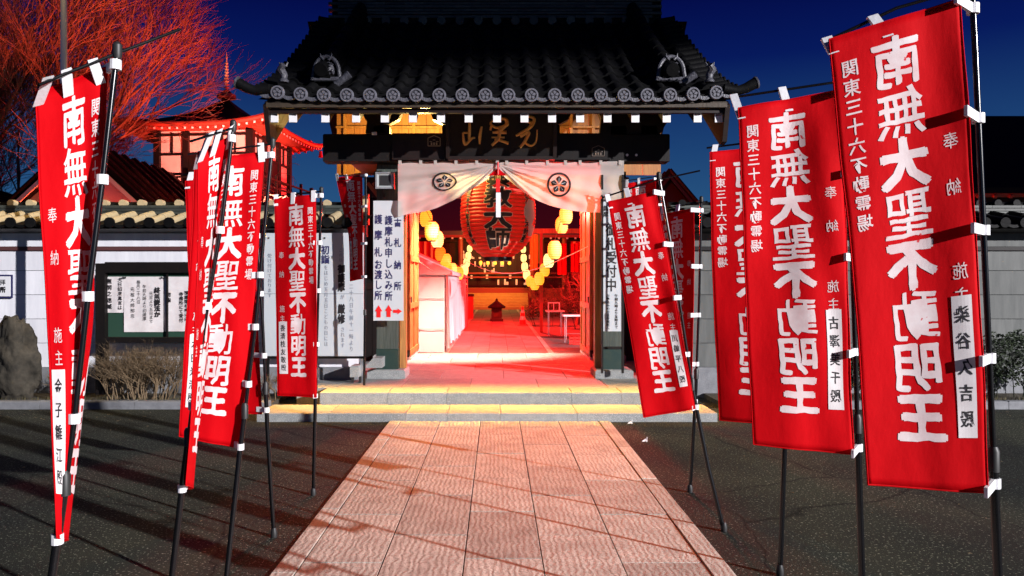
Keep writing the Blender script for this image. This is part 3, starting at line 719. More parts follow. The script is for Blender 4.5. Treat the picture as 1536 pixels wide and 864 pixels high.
# ---------------------------------------------------------------- great lantern
LC = Vector((.02, 11.65, 2.70)); LHt = .70
big = thing('great_lantern', (LC.x, LC.y, LC.z - LHt), 'huge red ribbed paper lantern with black brush characters hanging in the gate', 'lantern')
def lr(z):     # radius at height z relative to the centre
    t = min(1, abs(z) / LHt); return .60 * (1 - t ** 3.0 * .62) - .02 * t
prof = []
NR = 24
for i in range(NR * 4 + 1):
    z = -LHt + 2 * LHt * i / (NR * 4); f = (i % 4) / 4
    prof.append((lr(z) - .016 * (1 - math.sin(math.pi * f)) if i % 4 else lr(z) - .018, z))
MB().lathe(prof, 56, LC).build('lantern_paper', M['lantern'], big, True)
for z in (-LHt - .05, LHt - .0):
    MB().lathe([(.22, z), (.235, z), (.235, z + .06), (.22, z + .06)], 32, LC).build('lantern_hoop', M['brush'], big, True)
ribs = MB()
for i in range(NR + 1):
    z = -LHt + 2 * LHt * i / NR; r_ = lr(z) - .012; n = 40
    ribs.add([LC + Vector((rr_ * math.cos(2 * math.pi * k / n), rr_ * math.sin(2 * math.pi * k / n), z + dz)) for (rr_, dz) in ((r_ - .003, -.006), (r_ + .004, 0), (r_ - .003, .006)) for k in range(n)],
             [(j * n + k, j * n + (k + 1) % n, (j + 1) * n + (k + 1) % n, (j + 1) * n + k) for j in (0, 1) for k in range(n)])
ribs.build('bamboo_ribs', mat('lantern_rib', (.45, .10, .04), .6), big, True)
def LS_(off):
    def f(x, y):
        z = LC.z - y + 0; zz = z - LC.z; r_ = lr(zz) + off; a = x / .60
        return Vector((LC.x + r_ * math.sin(a), LC.y - r_ * math.cos(a), z))
    return f
outl = mat('lantern_outline', (.85, .62, .42), .6)
main = lambda e: [('興教大師', -.0, -.66 + .0, .31, .44, .34, e)]
sidep = lambda e: [('五六力農業向不動産', .50, -.42, .098, .115, .115, e), ('昭和五十八年吉日奉納', -.52, -.42, .092, .10, .10, e)]
letters(main(.075), LS_(.010), .1).build('character_outline', outl, big, kind='stuff')
letters(main(.045), LS_(.018), .1).build('black_characters', M['brush'], big, kind='stuff')
letters(sidep(.06), LS_(.010), .2).build('side_outline', outl, big, kind='stuff')
letters(sidep(.025), LS_(.016), .2).build('side_characters', M['brush'], big, kind='stuff')
MB().tube([LC + Vector((0, 0, LHt)), LC + Vector((0, 0, LHt + .5))], .015, 6).build('hanging_rod', M['dkplastic'], big)
# folded white paper hanging at the lantern's right
pz = MB()
pc = [(786, 312), (793, 298), (801, 302), (802, 326), (798, 336), (802, 342), (797, 355), (792, 354), (793, 334), (786, 322)]
pz.prism([W(a, b, 11.2) for a, b in pc], (0, .012, 0))
tag(pz.build('folded_paper', M['noren']), 'folded white paper streamer hanging to the right of the big red lantern', 'paper streamer')

# strings of small lanterns
def small_lantern(px, py, s, m, label, grp):
    d = .30 * F / s; r_ = .15; h = .19
    c = W(px, py, d); b = MB()
    p = []
    for i in range(17):
        t = -1 + i / 8; p.append((r_ * (1 - abs(t) ** 3.2 * .45) * (1 if i % 2 else .965), h * t))
    o = thing('paper_lantern', c, label, 'lantern', grp)
    b.lathe(p, 18, c).build('lantern_paper', M[m], o, True)
    rb_ = MB()
    for i in range(1, 8):
        t = -1 + i / 4; rq = r_ * (1 - abs(t) ** 3.2 * .45) + .001; rb_.lathe([(rq, h * t - .004), (rq + .004, h * t), (rq, h * t + .004)], 18, c)
    rb_.build('bamboo_ribs', M['lantern_rib'], o, kind='stuff')
    for q in (-1, 1): MB().lathe([(.06, q * h), (.075, q * h), (.075, q * (h + .02)), (.06, q * (h + .02))], 12, c).build('end_ring', M['brush'], o)
    return c
Ls = [(639, 328, 19, 'bulb', 'yellow lit paper lantern highest on the left string, half under the curtain'),
      (648, 347, 22, 'bulb', 'yellow lit paper lantern second from the top of the left string'),
      (656, 359, 19, 'bulb_white', 'glaring white lantern below the yellow ones on the left string'),
      (660.5, 381, 16, 'bulb_dim', 'dim orange unlit-looking lantern on the left string'),
      (669, 391, 16, 'bulb', 'yellow lantern just below the dim orange one'),
      (666, 400, 14, 'bulb', 'small yellow lantern low beside the white tent roof'),
      (678, 405, 16, 'bulb', 'yellow lantern near the lowest dip of the left string'),
      (688, 410, 15, 'bulb', 'yellow lantern at the lowest dip of the left string'),
      (696, 405, 13, 'bulb_white', 'white glowing lantern rising right of the left dip'),
      (700, 394, 10, 'bulb_white', 'small white lantern on the far rise of the left string'),
      (702.5, 384, 9, 'bulb_white', 'tiny white lantern second from the far end of the left string'),
      (704.5, 373, 8, 'bulb_white', 'tiny white lantern at the far end of the left string')]
Rs = [(849, 323, 20, 'bulb', 'yellow lit paper lantern highest on the right string under the curtain'),
      (842.5, 338, 19, 'bulb', 'yellow lantern second from the top of the right string'),
      (832, 375, 21, 'bulb', 'largest yellow lantern on the right string, alone beside the door'),
      (823, 391, 16, 'bulb_white', 'white glowing lantern just below the largest right one'),
      (817, 405, 15, 'bulb', 'yellow lantern on the near slope of the right string'),
      (809, 418, 15, 'bulb', 'darker yellow lantern at the right side of the right dip'),
      (802, 426, 14, 'bulb', 'yellow lantern at the bottom of the right dip'),
      (795, 422, 12, 'bulb', 'small yellow lantern left of the bottom of the right dip'),
      (790, 412, 11, 'bulb_white', 'small white lantern starting up the far rise of the right string'),
      (787, 400, 10, 'bulb_white', 'small white lantern halfway up the far rise on the right'),
      (785.5, 387, 9, 'bulb_white', 'tiny white lantern second from the far end of the right string'),
      (785, 374, 8, 'bulb_white', 'tiny white lantern at the far end of the right string')]
for nm_, arr, gl in (('left', Ls, 'lanterns on the left string'), ('right', Rs, 'lanterns on the right string')):
    pts = [small_lantern(*a, gl) + Vector((0, 0, .2)) for a in arr]
    tag(MB().tube(pts, .006, 5).build('lantern_cord', M['dkplastic'], smooth=True), 'thin dark cord carrying the lit lanterns on the %s of the passage' % nm_, 'cord')
for i, (a, b, lb) in enumerate((((600, 365, 13.0), (700, 392, 24), 'sagging white cable from the left door towards the far yard'), ((897, 362, 13.0), (700, 392, 24), 'sagging white cable from the right door towards the far yard'))):
    A, B = W(*a), W(*b); pts = [A.lerp(B, t / 10) - Vector((0, 0, .8 * math.sin(math.pi * t / 10) * .6)) for t in range(11)]
    tag(MB().tube(pts, .008, 5).build('cable', M['white'], smooth=True), lb, 'cable')

# ---------------------------------------------------------------- banners
def hermite(xs, ps, x):
    n = len(xs); k = 0
    while k < n - 2 and x > xs[k + 1]: k += 1
    def tan(i):
        if i == 0: return (ps[1] - ps[0]) / (xs[1] - xs[0])
        if i == n - 1: return (ps[-1] - ps[-2]) / (xs[-1] - xs[-2])
        return (ps[i + 1] - ps[i - 1]) / (xs[i + 1] - xs[i - 1])
    h = xs[k + 1] - xs[k]; t = (x - xs[k]) / h
    return ps[k] * (2 * t ** 3 - 3 * t ** 2 + 1) + tan(k) * h * (t ** 3 - 2 * t ** 2 + t) + ps[k + 1] * (-2 * t ** 3 + 3 * t ** 2) + tan(k + 1) * h * (t ** 3 - t ** 2)
def banner(label, pole, rows, us, mirror=False, arm=None, tabs=(0, .235, .47, .735, .995), name='', stripv=None, wave=.008, seed=0, scale=1.0, toptabs=(.03, .42), zbase=0, strip_u=None, two=True):
    """pole: list of (px, py, d) top to bottom, the last at ground level; rows: (v, [(px, py, d) for each u])"""
    pp = [W(*p) for p in pole]; pp[-1].z = zbase
    th = thing('nobori_banner', pp[-1], label, 'banner', 'tall red banners flanking the path')
    rx = [W(*q) for r in rows for q in r[1]]
    vs = [r[0] for r in rows]
    cols = [[W(*r[1][j]) for r in rows] for j in range(len(us))]
    ph = seed * 1.7
    def surf(u, v, off=0):
        pts = [hermite(vs, c, v) for c in cols]
        p = hermite(us, pts, u)
        a = wave * .6 * (1.2 - .4 * v)
        p = p + Vector((0, a * (math.sin(u * 7 + v * 5 + ph) + .5 * math.sin(u * 15 - v * 9 + ph * 2) * u + .35 * math.sin(v * 23 + u * 4 + ph)), 0))
        return p
    def surfn(u, v, off):
        e = .01; p = surf(u, v)
        if off:
            n = (surf(min(u + e, 1), v) - surf(max(u - e, 0), v)).cross(surf(u, min(v + e, 1)) - surf(u, max(v - e, 0)))
            n.normalize()
            p = p + n * off
        return p
    mb = MB().grid(lambda u, v: surf(u, v), 26, 56)
    o = mb.build('banner_cloth', M['cloth'], th, True)
    so = o.modifiers.new('thickness', 'SOLIDIFY'); so.thickness = .0016; so.offset = 0
    hem = MB()
    for (ua, va, ub, vb) in ((0, 0, 0, 1), (1, 0, 1, 1), (0, 0, 1, 0), (0, 1, 1, 1)):
        hem.tube([surf(ua + (ub - ua) * i / 30, va + (vb - va) * i / 30) for i in range(31)], .0028, 5)
    hem.build('hem', M['cloth'], o, True)
    mU = (lambda u: 1 - u) if mirror else (lambda u: u)
    def fn(off): return lambda x, y: surfn(min(max(mU(x), 0), 1), min(max(y, 0), 1), off)
    A = .45 / 1.5
    big_ = [('南無大聖不動明王', .53, .035, .1085, .40, .110, .052, .03)]
    sm = [('関東三十六不動霊場', .875, .055, .0425, .125, .0385, .012, .03), ('奉納', .15, .235, .095, .13, .036, .0, .02), ('施主', .15, .525, .05, .13, .036, .0, .02)]
    sides = (1, -1) if two else ((1,) if not mirror else (-1,))
    for s_ in (1, -1):
        # which side faces the camera is settled by the geometry; both sides carry the print, as it soaks through
        for i_, ch in enumerate(big_[0][0]):
            letters([(ch, .53, .035 + .1085 * i_, .1085, .40, .110, .052, .03)], fn(.0022 * s_), .13).build('large_character', M['ink'], o)
        letters(sm, fn(.0022 * s_), .3).build('small_lettering', M['ink'], o, kind='stuff')
    if name:
        v0, v1 = stripv or (.615, .885); uu = strip_u or (.07, .235)
        for s_ in (1, -1):
            f = fn(.003 * s_)
            MB().grid(lambda a, b: f(uu[0] + a * (uu[1] - uu[0]), v0 + b * (v1 - v0)), 6, 18).build('name_slip', M['strip'], o)
            letters([(name, (uu[0] + uu[1]) / 2, v0 + .012, (v1 - v0 - .024) / len(name), .12, .036, .012, .05)], fn(.0042 * s_), .3).build('slip_lettering', M['brush'], o, kind='stuff')
    # pole: thin upper tube, thicker lower tube, joint collar
    def pole_at(z):
        for a, b in zip(pp, pp[1:]):
            if b.z <= z <= a.z: return a.lerp(b, (a.z - z) / (a.z - b.z))
        return pp[0] if z > pp[0].z else pp[-1]
    zt = pp[0].z; zj = zbase + (zt - zbase) * .40
    k_ = scale
    up = [p for p in pp if p.z > zj] + [pole_at(zj)]; lo = [pole_at(zj)] + [p for p in pp if p.z < zj]
    P_ = MB().tube(up, .0095 * k_, 10).tube(lo, .0135 * k_, 10).build('pole', M['pole'], th, True)
    jz = pole_at(zj)
    MB().tube([jz + Vector((0, 0, -.03)), jz + Vector((0, 0, .035)), jz + Vector((0, 0, .05))], [.018 * k_, .018 * k_, .012 * k_], 10).build('pole_joint', M['dkplastic'], th, True)
    ft = pp[-1]; MB().lathe([(.02, 0), (.022, .03), (.014, .06)], 10, ft).build('pole_foot', M['dkplastic'], th, True)
    tp = pp[0]; MB().lathe([(.012, -.035), (.0155, -.02), (.0155, .01), (.006, .02)], 10, tp).build('pole_cap', M['dkplastic'], th, True)
    if arm:
        ap = [W(*a) for a in arm]
        MB().tube(ap, .0055 * k_, 8).build('cross_arm', M['pole'], th, True)
    for v in tabs:
        e = surf(1, min(max(v, .004), .996)); q = pole_at(e.z); dr = (e - q); 
        dr.z = 0; dn = dr.normalized() if dr.length > .004 else Vector((-1, 0, 0))
        b = MB(); hh = .016
        b.tube([q + Vector((0, 0, -hh)), q + Vector((0, 0, hh))], .0185 * k_, 12)
        out_ = e + dn * .035
        inn = surf(.93, min(max(v, .004), .996)) if dr.length < .06 else out_
        side_ = dn.cross(Vector((0, 0, 1))) * .005
        b.add([q + side_ - Vector((0, 0, hh)), inn + side_ - Vector((0, 0, hh)), inn + side_ + Vector((0, 0, hh)), q + side_ + Vector((0, 0, hh)),
               q - side_ - Vector((0, 0, hh)), inn - side_ - Vector((0, 0, hh)), inn - side_ + Vector((0, 0, hh)), q - side_ + Vector((0, 0, hh))],
              [(0, 1, 2, 3), (7, 6, 5, 4), (0, 4, 5, 1), (3, 2, 6, 7), (1, 5, 6, 2)])
        b.build('tab', M['tab'], th)
    if arm:
        a0, a1 = ap[0], ap[-1]
        for u in toptabs:
            e = surf(u, .02); 
            ax = min(range(41), key=lambda i: ((a0.lerp(a1, i / 40) - e).xy.length)); 
            # nearest point on the arm polyline
            best = None
            for a, c in zip(ap, ap[1:]):
                for i in range(21):
                    p = a.lerp(c, i / 20)
                    if best is None or (p - e).length < (best - e).length: best = p
            b = MB(); t_ = (surf(min(u + .05, 1), .02) - surf(max(u - .05, 0), .02)).normalized() * .016
            n_ = t_.normalized().cross(Vector((0, 0, 1))) * .010
            top = Vector((best.x, best.y, best.z + .012)); bot = e + Vector((0, 0, -.02))
            b.add([top - t_ + n_, top + t_ + n_, bot + t_ + n_ * .5, bot - t_ + n_ * .5, top - t_ - n_, top + t_ - n_, bot + t_ - n_ * .5, bot - t_ - n_ * .5],
                  [(0, 1, 2, 3), (7, 6, 5, 4), (0, 4, 5, 1), (1, 5, 6, 2), (3, 7, 4, 0), (3, 2, 6, 7)])
            b.build('tab', M['tab'], th)
    return th
def ROW(v, xs, yl, yr, ds):
    n = len(xs); return (v, [(xs[i], yl + (yr - yl) * (i / (n - 1)), ds[i]) for i in range(n)])
U3 = (0, .5, 1)
# right side, nearest first (their print is seen from the back)
banner('nearest red banner, at the right edge, with reversed white characters and a faint slip',
       [(1457, -28, 2.37), (1462, 60, 2.37), (1484, 540, 2.37), (1497, 864, 2.37), (1509, 1173, 2.37)],
       [ROW(0, [1245, 1345, 1440], 58, -2, [2.36, 2.34, 2.30]), ROW(.25, [1260, 1360, 1452], 228, 180, [2.35, 2.33, 2.29]),
        ROW(.5, [1277, 1373, 1463], 395, 365, [2.35, 2.33, 2.29]), ROW(.75, [1290, 1384, 1474], 562, 552, [2.35, 2.33, 2.29]), ROW(1, [1302, 1393, 1483], 727, 740, [2.34, 2.32, 2.28])],
       U3, True, [(1239, 62, 2.42), (1345, 12, 2.4), (1457, -20, 2.37)], name='染谷久吉殿', wave=.008, seed=1, stripv=(.60, .89))
banner('second red banner from the right edge, its donor slip brushed in heavy black',
       [(1268, 112, 3.14), (1275, 300, 3.14), (1283, 540, 3.14), (1293, 864, 3.14), (1297, 990, 3.14)],
       [ROW(0, [1106, 1185, 1262], 163, 134, [3.13, 3.10, 3.06]), ROW(.3, [1113, 1192, 1267], 312, 296, [3.12, 3.09, 3.05]), ROW(.6, [1120, 1199, 1273], 463, 455, [3.12, 3.09, 3.05]), ROW(1, [1131, 1206, 1281], 667, 682, [3.11, 3.08, 3.04])],
       U3, True, [(1100, 146, 3.2), (1262, 122, 3.14), (1270, 120, 3.14)], name='古澤美千殿', wave=.016, seed=2.2, toptabs=(.03, .50))
banner('third red banner from the right, mostly hidden behind the second one',
       [(1194, 200, 4.1), (1186, 420, 4.09), (1177, 671, 4.06), (1170, 862, 4.05)],
       [ROW(0, [1064, 1128, 1186], 229, 214, [4.08, 4.04, 4.0]), ROW(.5, [1070, 1132, 1184], 428, 425, [4.08, 4.04, 4.0]), ROW(1, [1079, 1134, 1180], 630, 640, [4.14, 4.05, 3.96])],
       U3, True, [(1060, 222, 4.2), (1194, 205, 4.02)], wave=.012, seed=3.1)
banner('leaning red banner right of the gate, its lower corner before the steps',
       [(988, 262, 4.90), (1005, 360, 4.89), (1040, 590, 4.86), (1062, 700, 4.80), (1086, 797, 4.77)],
       [ROW(0, [913, 950, 984], 302, 287, [4.88, 4.86, 4.83]), ROW(.3, [928, 968, 1003], 398, 388, [4.88, 4.85, 4.82]), ROW(.6, [944, 984, 1020], 494, 490, [4.88, 4.85, 4.82]), ROW(1, [965, 1006, 1043], 626, 613, [4.87, 4.85, 4.82])],
       U3, True, [(902, 297, 4.94), (985, 270, 4.91), (1000, 267, 4.9), (1050, 256, 4.88)], name='川嶋平八殿', wave=.014, seed=4)
banner('slim red banner directly behind the leaning right one, half covered, with silver-tipped pole',
       [(1052, 298, 5.66), (1049, 440, 5.66), (1043, 600, 5.66), (1035, 738, 5.66)],
       [ROW(0, [992, 1017, 1041], 322, 312, [5.85, 5.72, 5.62]), ROW(.5, [993, 1018, 1040], 460, 458, [5.85, 5.72, 5.62]), ROW(1, [997, 1018, 1037], 600, 606, [5.84, 5.72, 5.62])],
       U3, True, [(985, 314, 5.9), (1052, 304, 5.64), (1061, 302, 5.6)], wave=.01, seed=5, tabs=(.01, .3, .55, .8, .99))
banner('small red banner on the platform behind the leaning right banner, only its top showing',
       [(991, 262, 9.75), (990, 420, 9.75), (989, 563, 9.75)],
       [ROW(0, [938, 962, 983], 276, 268, [9.9, 9.82, 9.7]), ROW(.5, [945, 965, 984], 352, 350, [9.9, 9.8, 9.7]), ROW(1, [950, 968, 984], 428, 430, [9.9, 9.8, 9.7])],
       U3, True, [(932, 272, 9.9), (991, 264, 9.7)], wave=.02, seed=6, zbase=.25, scale=1.1)
# left side (print seen from the front)
U4 = (0, .35, .72, 1)
banner('nearest red banner at the left edge, folded tight round its black pole',
       [(176, 72, 2.44), (155, 258, 2.42), (132, 443, 2.40), (110, 640, 2.38), (85, 815, 2.36), (78, 864, 2.35), (42, 1196, 2.32)],
       [ROW(0, [54, 91, 128, 161], 138, 100, [2.40, 2.42, 2.45, 2.48]), ROW(.25, [60, 98, 132, 150], 304, 285, [2.38, 2.41, 2.46, 2.43]), ROW(.5, [70, 106, 139, 129], 470, 462, [2.37, 2.40, 2.50, 2.42]),
        ROW(.75, [78, 107, 120, 107], 640, 640, [2.35, 2.38, 2.50, 2.40]), ROW(1, [86, 94, 102, 87], 806, 812, [2.34, 2.37, 2.45, 2.38])],
       U4, False, [(58, 128, 2.30), (100, 110, 2.38), (176, 80, 2.44), (270, 44, 2.6)], name='金子雛江殿', wave=.006, seed=7, toptabs=(.03, .46, .93), tabs=(.0, .23, .475, .73, .99), stripv=(.625, .90), strip_u=(.03, .24))
banner('second red banner from the left, twisted edge-on with a narrow tail down its pole',
       [(350, 186, 3.28), (333, 330, 3.26), (310, 463, 3.24), (290, 600, 3.22), (273, 733, 3.21), (258, 864, 3.2), (243, 979, 3.2)],
       [ROW(0, [296, 314, 331, 345], 228, 204, [3.18, 3.22, 3.26, 3.30]), ROW(.3, [297, 309, 323, 328], 374, 362, [3.05, 3.18, 3.32, 3.3]), ROW(.55, [292, 301, 314, 306], 502, 496, [3.05, 3.18, 3.34, 3.26]),
        ROW(.8, [287, 291, 300, 286], 628, 628, [3.08, 3.2, 3.36, 3.25]), ROW(1, [279, 284, 290, 275], 728, 734, [3.1, 3.2, 3.36, 3.25])],
       U4, False, [(286, 212, 3.0), (350, 192, 3.28)], wave=.008, seed=8, toptabs=(.03, .45, .97), tabs=(.01, .27, .48, .76, .99))
banner('third red banner from the left, broad face with its small character column in view',
       [(409, 212, 3.86), (396, 350, 3.84), (382, 500, 3.82), (360, 676, 3.78), (340, 864, 3.72), (336, 904, 3.7)],
       [ROW(0, [292, 344, 396], 240, 228, [3.76, 3.80, 3.85]), ROW(.33, [287, 339, 388], 380, 372, [3.76, 3.80, 3.85]), ROW(.66, [277, 327, 377], 520, 522, [3.74, 3.78, 3.82]), ROW(1, [268, 313, 358], 655, 672, [3.74, 3.78, 3.82])],
       U3, False, [(282, 232, 3.62), (409, 216, 3.86)], name='本田光清殿', wave=.012, seed=9, toptabs=(.03, .42, .97), tabs=(.01, .42, .59, .78, .99))
banner('red banner behind the third left one, its pole foot leaning towards the path',
       [(380, 252, 4.66), (387, 373, 4.66), (394, 485, 4.66), (401, 640, 4.66), (411, 806, 4.66)],
       [ROW(0, [279, 330, 376], 272, 264, [4.7, 4.7, 4.7]), ROW(.5, [284, 334, 384], 446, 444, [4.7, 4.72, 4.7]), ROW(1, [289, 340, 393], 618, 621, [4.7, 4.7, 4.68])],
       U3, False, [(272, 262, 4.75), (380, 256, 4.65)], wave=.012, seed=10, tabs=(.01, .25, .49, .75, .98))
banner('fourth red banner from the left, flat and fully readable beside the white notice panel',
       [(482, 284, 5.5), (478, 420, 5.53), (473, 600, 5.56), (470, 743, 5.58)],
       [ROW(0, [412, 442, 473], 299, 292, [5.56, 5.54, 5.5]), ROW(.33, [413, 444, 474], 398, 393, [5.58, 5.54, 5.5]), ROW(.66, [415, 446, 475], 496, 494, [5.58, 5.55, 5.52]), ROW(1, [417, 447, 475], 593, 596, [5.58, 5.55, 5.53])],
       U3, False, [(407, 295, 5.6), (482, 287, 5.48)], name='香清枝友敬殿', wave=.010, seed=11, toptabs=(.03, .45, .95), strip_u=(.06, .26))
banner('small twisted red banner hanging left of the white direction sign, on a silver pole',
       [(549, 262, 9.7), (548, 400, 9.75), (546, 562, 9.8)],
       [ROW(0, [504, 518, 531, 543], 266, 262, [10.0, 9.95, 9.9, 9.75]), ROW(.3, [514, 524, 534, 544], 312, 310, [10.0, 9.95, 9.9, 9.78]), ROW(.55, [523, 529, 536, 544], 352, 350, [10.05, 10.0, 9.95, 9.78]), ROW(1, [525, 531, 537, 544], 422, 418, [10.0, 10.0, 9.95, 9.8])],
       U4, False, [(503, 262, 10.0), (549, 266, 9.7)], name='内山安子殿', wave=.015, seed=12, zbase=.0, scale=1.2, tabs=(.01, .3, .65, .98))

# ---------------------------------------------------------------- boards and signs
def plane_fn(px0, py0, px1, py1, d, dd=0):
    """maps picture-sized sheet coordinates onto an upright board at depth d"""
    def f(x, y): return W(x, y, d)
    return f
def board(px0, py0, px1, py1, d, th, m, parent, name='panel'):
    a, b = W(px0, py0, d), W(px1, py1, d)
    return MB().chbox(a.x, b.x, d, d + th, b.z, a.z, .003).build(name, m, parent)
s1 = thing('direction_sign', W(582, 480, 10.35), 'upright white sign with navy Japanese lettering and red arrows on the left gate column', 'sign')
board(560, 301, 605, 481, 10.35, .03, M['sign'], s1, 'board')
f = lambda x, y: W(x, y, 10.346)
it = []
for ch, y in zip('古札納所', (334, 364, 397.5, 429)): it.append((ch, 596.5, y - 6, 12, 11.5, 14, .022))
for i, ch in enumerate('護摩札申し込み所'): it.append((ch, 583, 322.5 + i * 16.2, 16, 12, 15, .022))
for ch, y in zip('護摩札お渡し所', (329, 352.5, 378, 397, 412, 427, 443)): it.append((ch, 567.5, y - 7, 14, 12, 15, .022))
letters(it, f, 0).build('lettering', M['navy'], s1, kind='stuff')
def arrow(cx, cy, ang):
    P = [(-3, 9), (-3, 0), (-5.5, 0), (0, -9), (5.5, 0), (3, 0), (3, 9)]; c, s_ = math.cos(ang), math.sin(ang)
    q = .75 if ang else 1
    MB().prism([f(cx + (x * c - y * s_) * q, cy + (x * s_ + y * c) * q) for x, y in P], (0, -.003, 0)).build('red_arrow', M['redpaint'], s1)
arrow(568, 467, 0); arrow(583, 466.5, 0); arrow(596.5, 467, math.pi / 2)

s2 = thing('reception_sign', W(919, 497, 10.3), 'narrow white reception sign in a black stand right of the gate opening', 'sign')
board(905, 300, 933, 497, 10.3, .03, M['sign'], s2, 'board')
for (a, b, c, d_) in ((902, 262, 905, 560), (933, 262, 936, 560)): board(a, b, c, d_, 10.29, .05, M['wood_black'], s2, 'stand_post')
board(905, 520, 933, 524, 10.3, .03, M['wood_black'], s2, 'stand_rail')
f = lambda x, y: W(x, y, 10.296)
letters([('御札受付中', 917, 335, 20.6, 17, 20, .02), ('午前九時より五時まで', 924.5, 441, 5.2, 5.2, 5.2, .02), ('お申込みの方は寺務所へ', 912, 441, 4.9, 5.2, 4.9, .02), ('護摩', 909, 284 + 24, 9, 8, 9, .02)], f, 0).build('lettering', M['brush'], s2, kind='stuff')

s3 = thing('information_board', W(470, 560, 10.15), 'large pale notice panel on dark legs announcing new-year prayers, left of the gate', 'notice panel')
board(396, 349, 545, 534, 10.15, .03, M['sign'], s3, 'panel')
board(396, 440.3, 545, 440.9, 10.147, .004, M['footing'], s3, 'panel_joint')
for a in (398, 470, 540): board(a, 534, a + 5, 590, 10.16, .04, M['steel'] if a == 540 else M['wood_black'], s3, 'leg')
board(396, 534.5, 545, 538, 10.16, .03, M['wood_black'], s3, 'lower_rail')
f = lambda x, y: W(x, y, 10.146)
grey_ink = mat('faded_grey_ink', (.16, .18, .24), .7)
letters([('初詣', 488, 368, 14, 13, 14, .03)], f, 0).build('bold_lettering', M['navy'], s3, kind='stuff')
letters([('御護摩', 512, 397, 13.5, 11, 14, .05), ('厳修', 512, 456, 15, 11, 15, .05)], f, 0).build('bold_lettering', M['brush'], s3, kind='stuff')
letters([('受け付けております', 404.5, 380, 7.4, 7, 7, .0), ('をはじめ五月五日こどもの日には', 489, 397, 8.2, 6.5, 7.5, 0), ('が', 513.5, 441, 9, 6.5, 8, 0), ('されます', 514, 490, 8, 6.5, 7.5, 0), ('二十八日午前十一時より', 527, 425, 9.4, 6.5, 8, 0), ('この日', 511, 372, 7, 5.5, 6.5, 0)], f, 0).build('fine_lettering', grey_ink, s3, kind='stuff')
bolt = MB()
for (a, b) in ((487, 357), (538, 357), (403, 357)): bolt.box(W(a, b, 10.144), (.02, .01, .02))
bolt.build('bolt', M['dkplastic'], s3)

nb = thing('notice_board', W(215, 590, 9.9), 'black framed glass notice board with handwritten paper sheets by the white wall', 'notice board')
for (a, b, c, d_, nm_) in ((143, 395, 157, 592, 'post'), (322, 395, 334, 592, 'post'), (157, 393, 322, 409, 'top_rail'), (157, 506, 322, 514, 'bottom_rail')):
    board(a, b, c, d_, 9.86, .12, M['wood_black'], nb, nm_)
board(157, 409, 322, 506, 9.95, .02, M['green'], nb, 'felt_back')
board(238, 409, 240, 506, 9.9, .03, M['wood_black'], nb, 'mullion').location.x += .1
def sheet(x0, y0, x1, y1, cols, lab):
    s_ = MB().grid(lambda u, v: W(x0 + u * (x1 - x0), y0 + v * (y1 - y0), 9.935 - .006 * math.sin(u * 9 + v * 3) * v), 14, 10).build('paper_sheet', M['strip'], None, True)
    tag(s_, lab, 'paper'); 
    k_ = letters([(t, cx, cy, p, sz, sz, bo, .04) for (t, cx, cy, p, sz, bo) in cols], lambda x, y: W(x, y, 9.924 - .006 * math.sin((x - x0) / (x1 - x0) * 9 + (y - y0) / (y1 - y0) * 3) * (y - y0) / (y1 - y0)), 0)
    k_.build('brush_writing', M['brush'], s_, kind='stuff')
    for (a, b) in ((x0 + 2, y0 + 1.5), (x1 - 2, y0 + 1.5)): MB().lathe([(.0, 0), (.012, 0), (.012, .012)], 8).build('pin', M['dkplastic'], s_).matrix_basis = Matrix.Translation(W(a, b, 9.92)) @ Matrix.Rotation(R(90), 4, 'X')
sheet(158, 415, 187, 469, [('無明之迷滅', 164, 417, 9.5, 8, .02), ('大日如来真言は', 180, 416, 7, 7, .01)], 'short handwritten paper sheet pinned at the left of the notice board')
sheet(186, 415, 245, 498, [('終無説法か', 236, 431, 9, 9.5, .04), ('元旦より五日まで', 227, 437, 6, 6, 0), ('午前九時より初護摩', 217, 427, 6, 6, .0), ('毎月二十八日', 208, 420, 6, 6, 0), ('元祖大師御忌', 199, 430, 8, 6.5, 0)], 'wide handwritten sheet in the middle of the notice board')
sheet(246, 415, 300, 497, [('午前十一時より', 291, 428, 6, 6, .0), ('御護摩札申込は', 280, 436, 6.5, 6.5, .02), ('寺務所にて受付', 272, 438, 6.5, 6.5, .02), ('初詣', 253, 438, 8, 7, .03)], 'handwritten sheet right of the mullion in the notice board')
pl = thing('small_plaque', W(4, 430, 10.36), 'small framed white plaque on the wall at the far left edge', 'plaque')
board(-30, 412, 18, 447, 10.36, .02, M['navy'], pl, 'frame'); board(-28, 414.5, 15.5, 444.5, 10.352, .01, M['white'], pl, 'board')
letters([('拝', 4, 419, 9, 9, 9, .02), ('所', 4, 430, 9, 9, 9, .06)], lambda x, y: W(x, y, 10.349), 0).build('lettering', M['brush'], pl, kind='stuff')

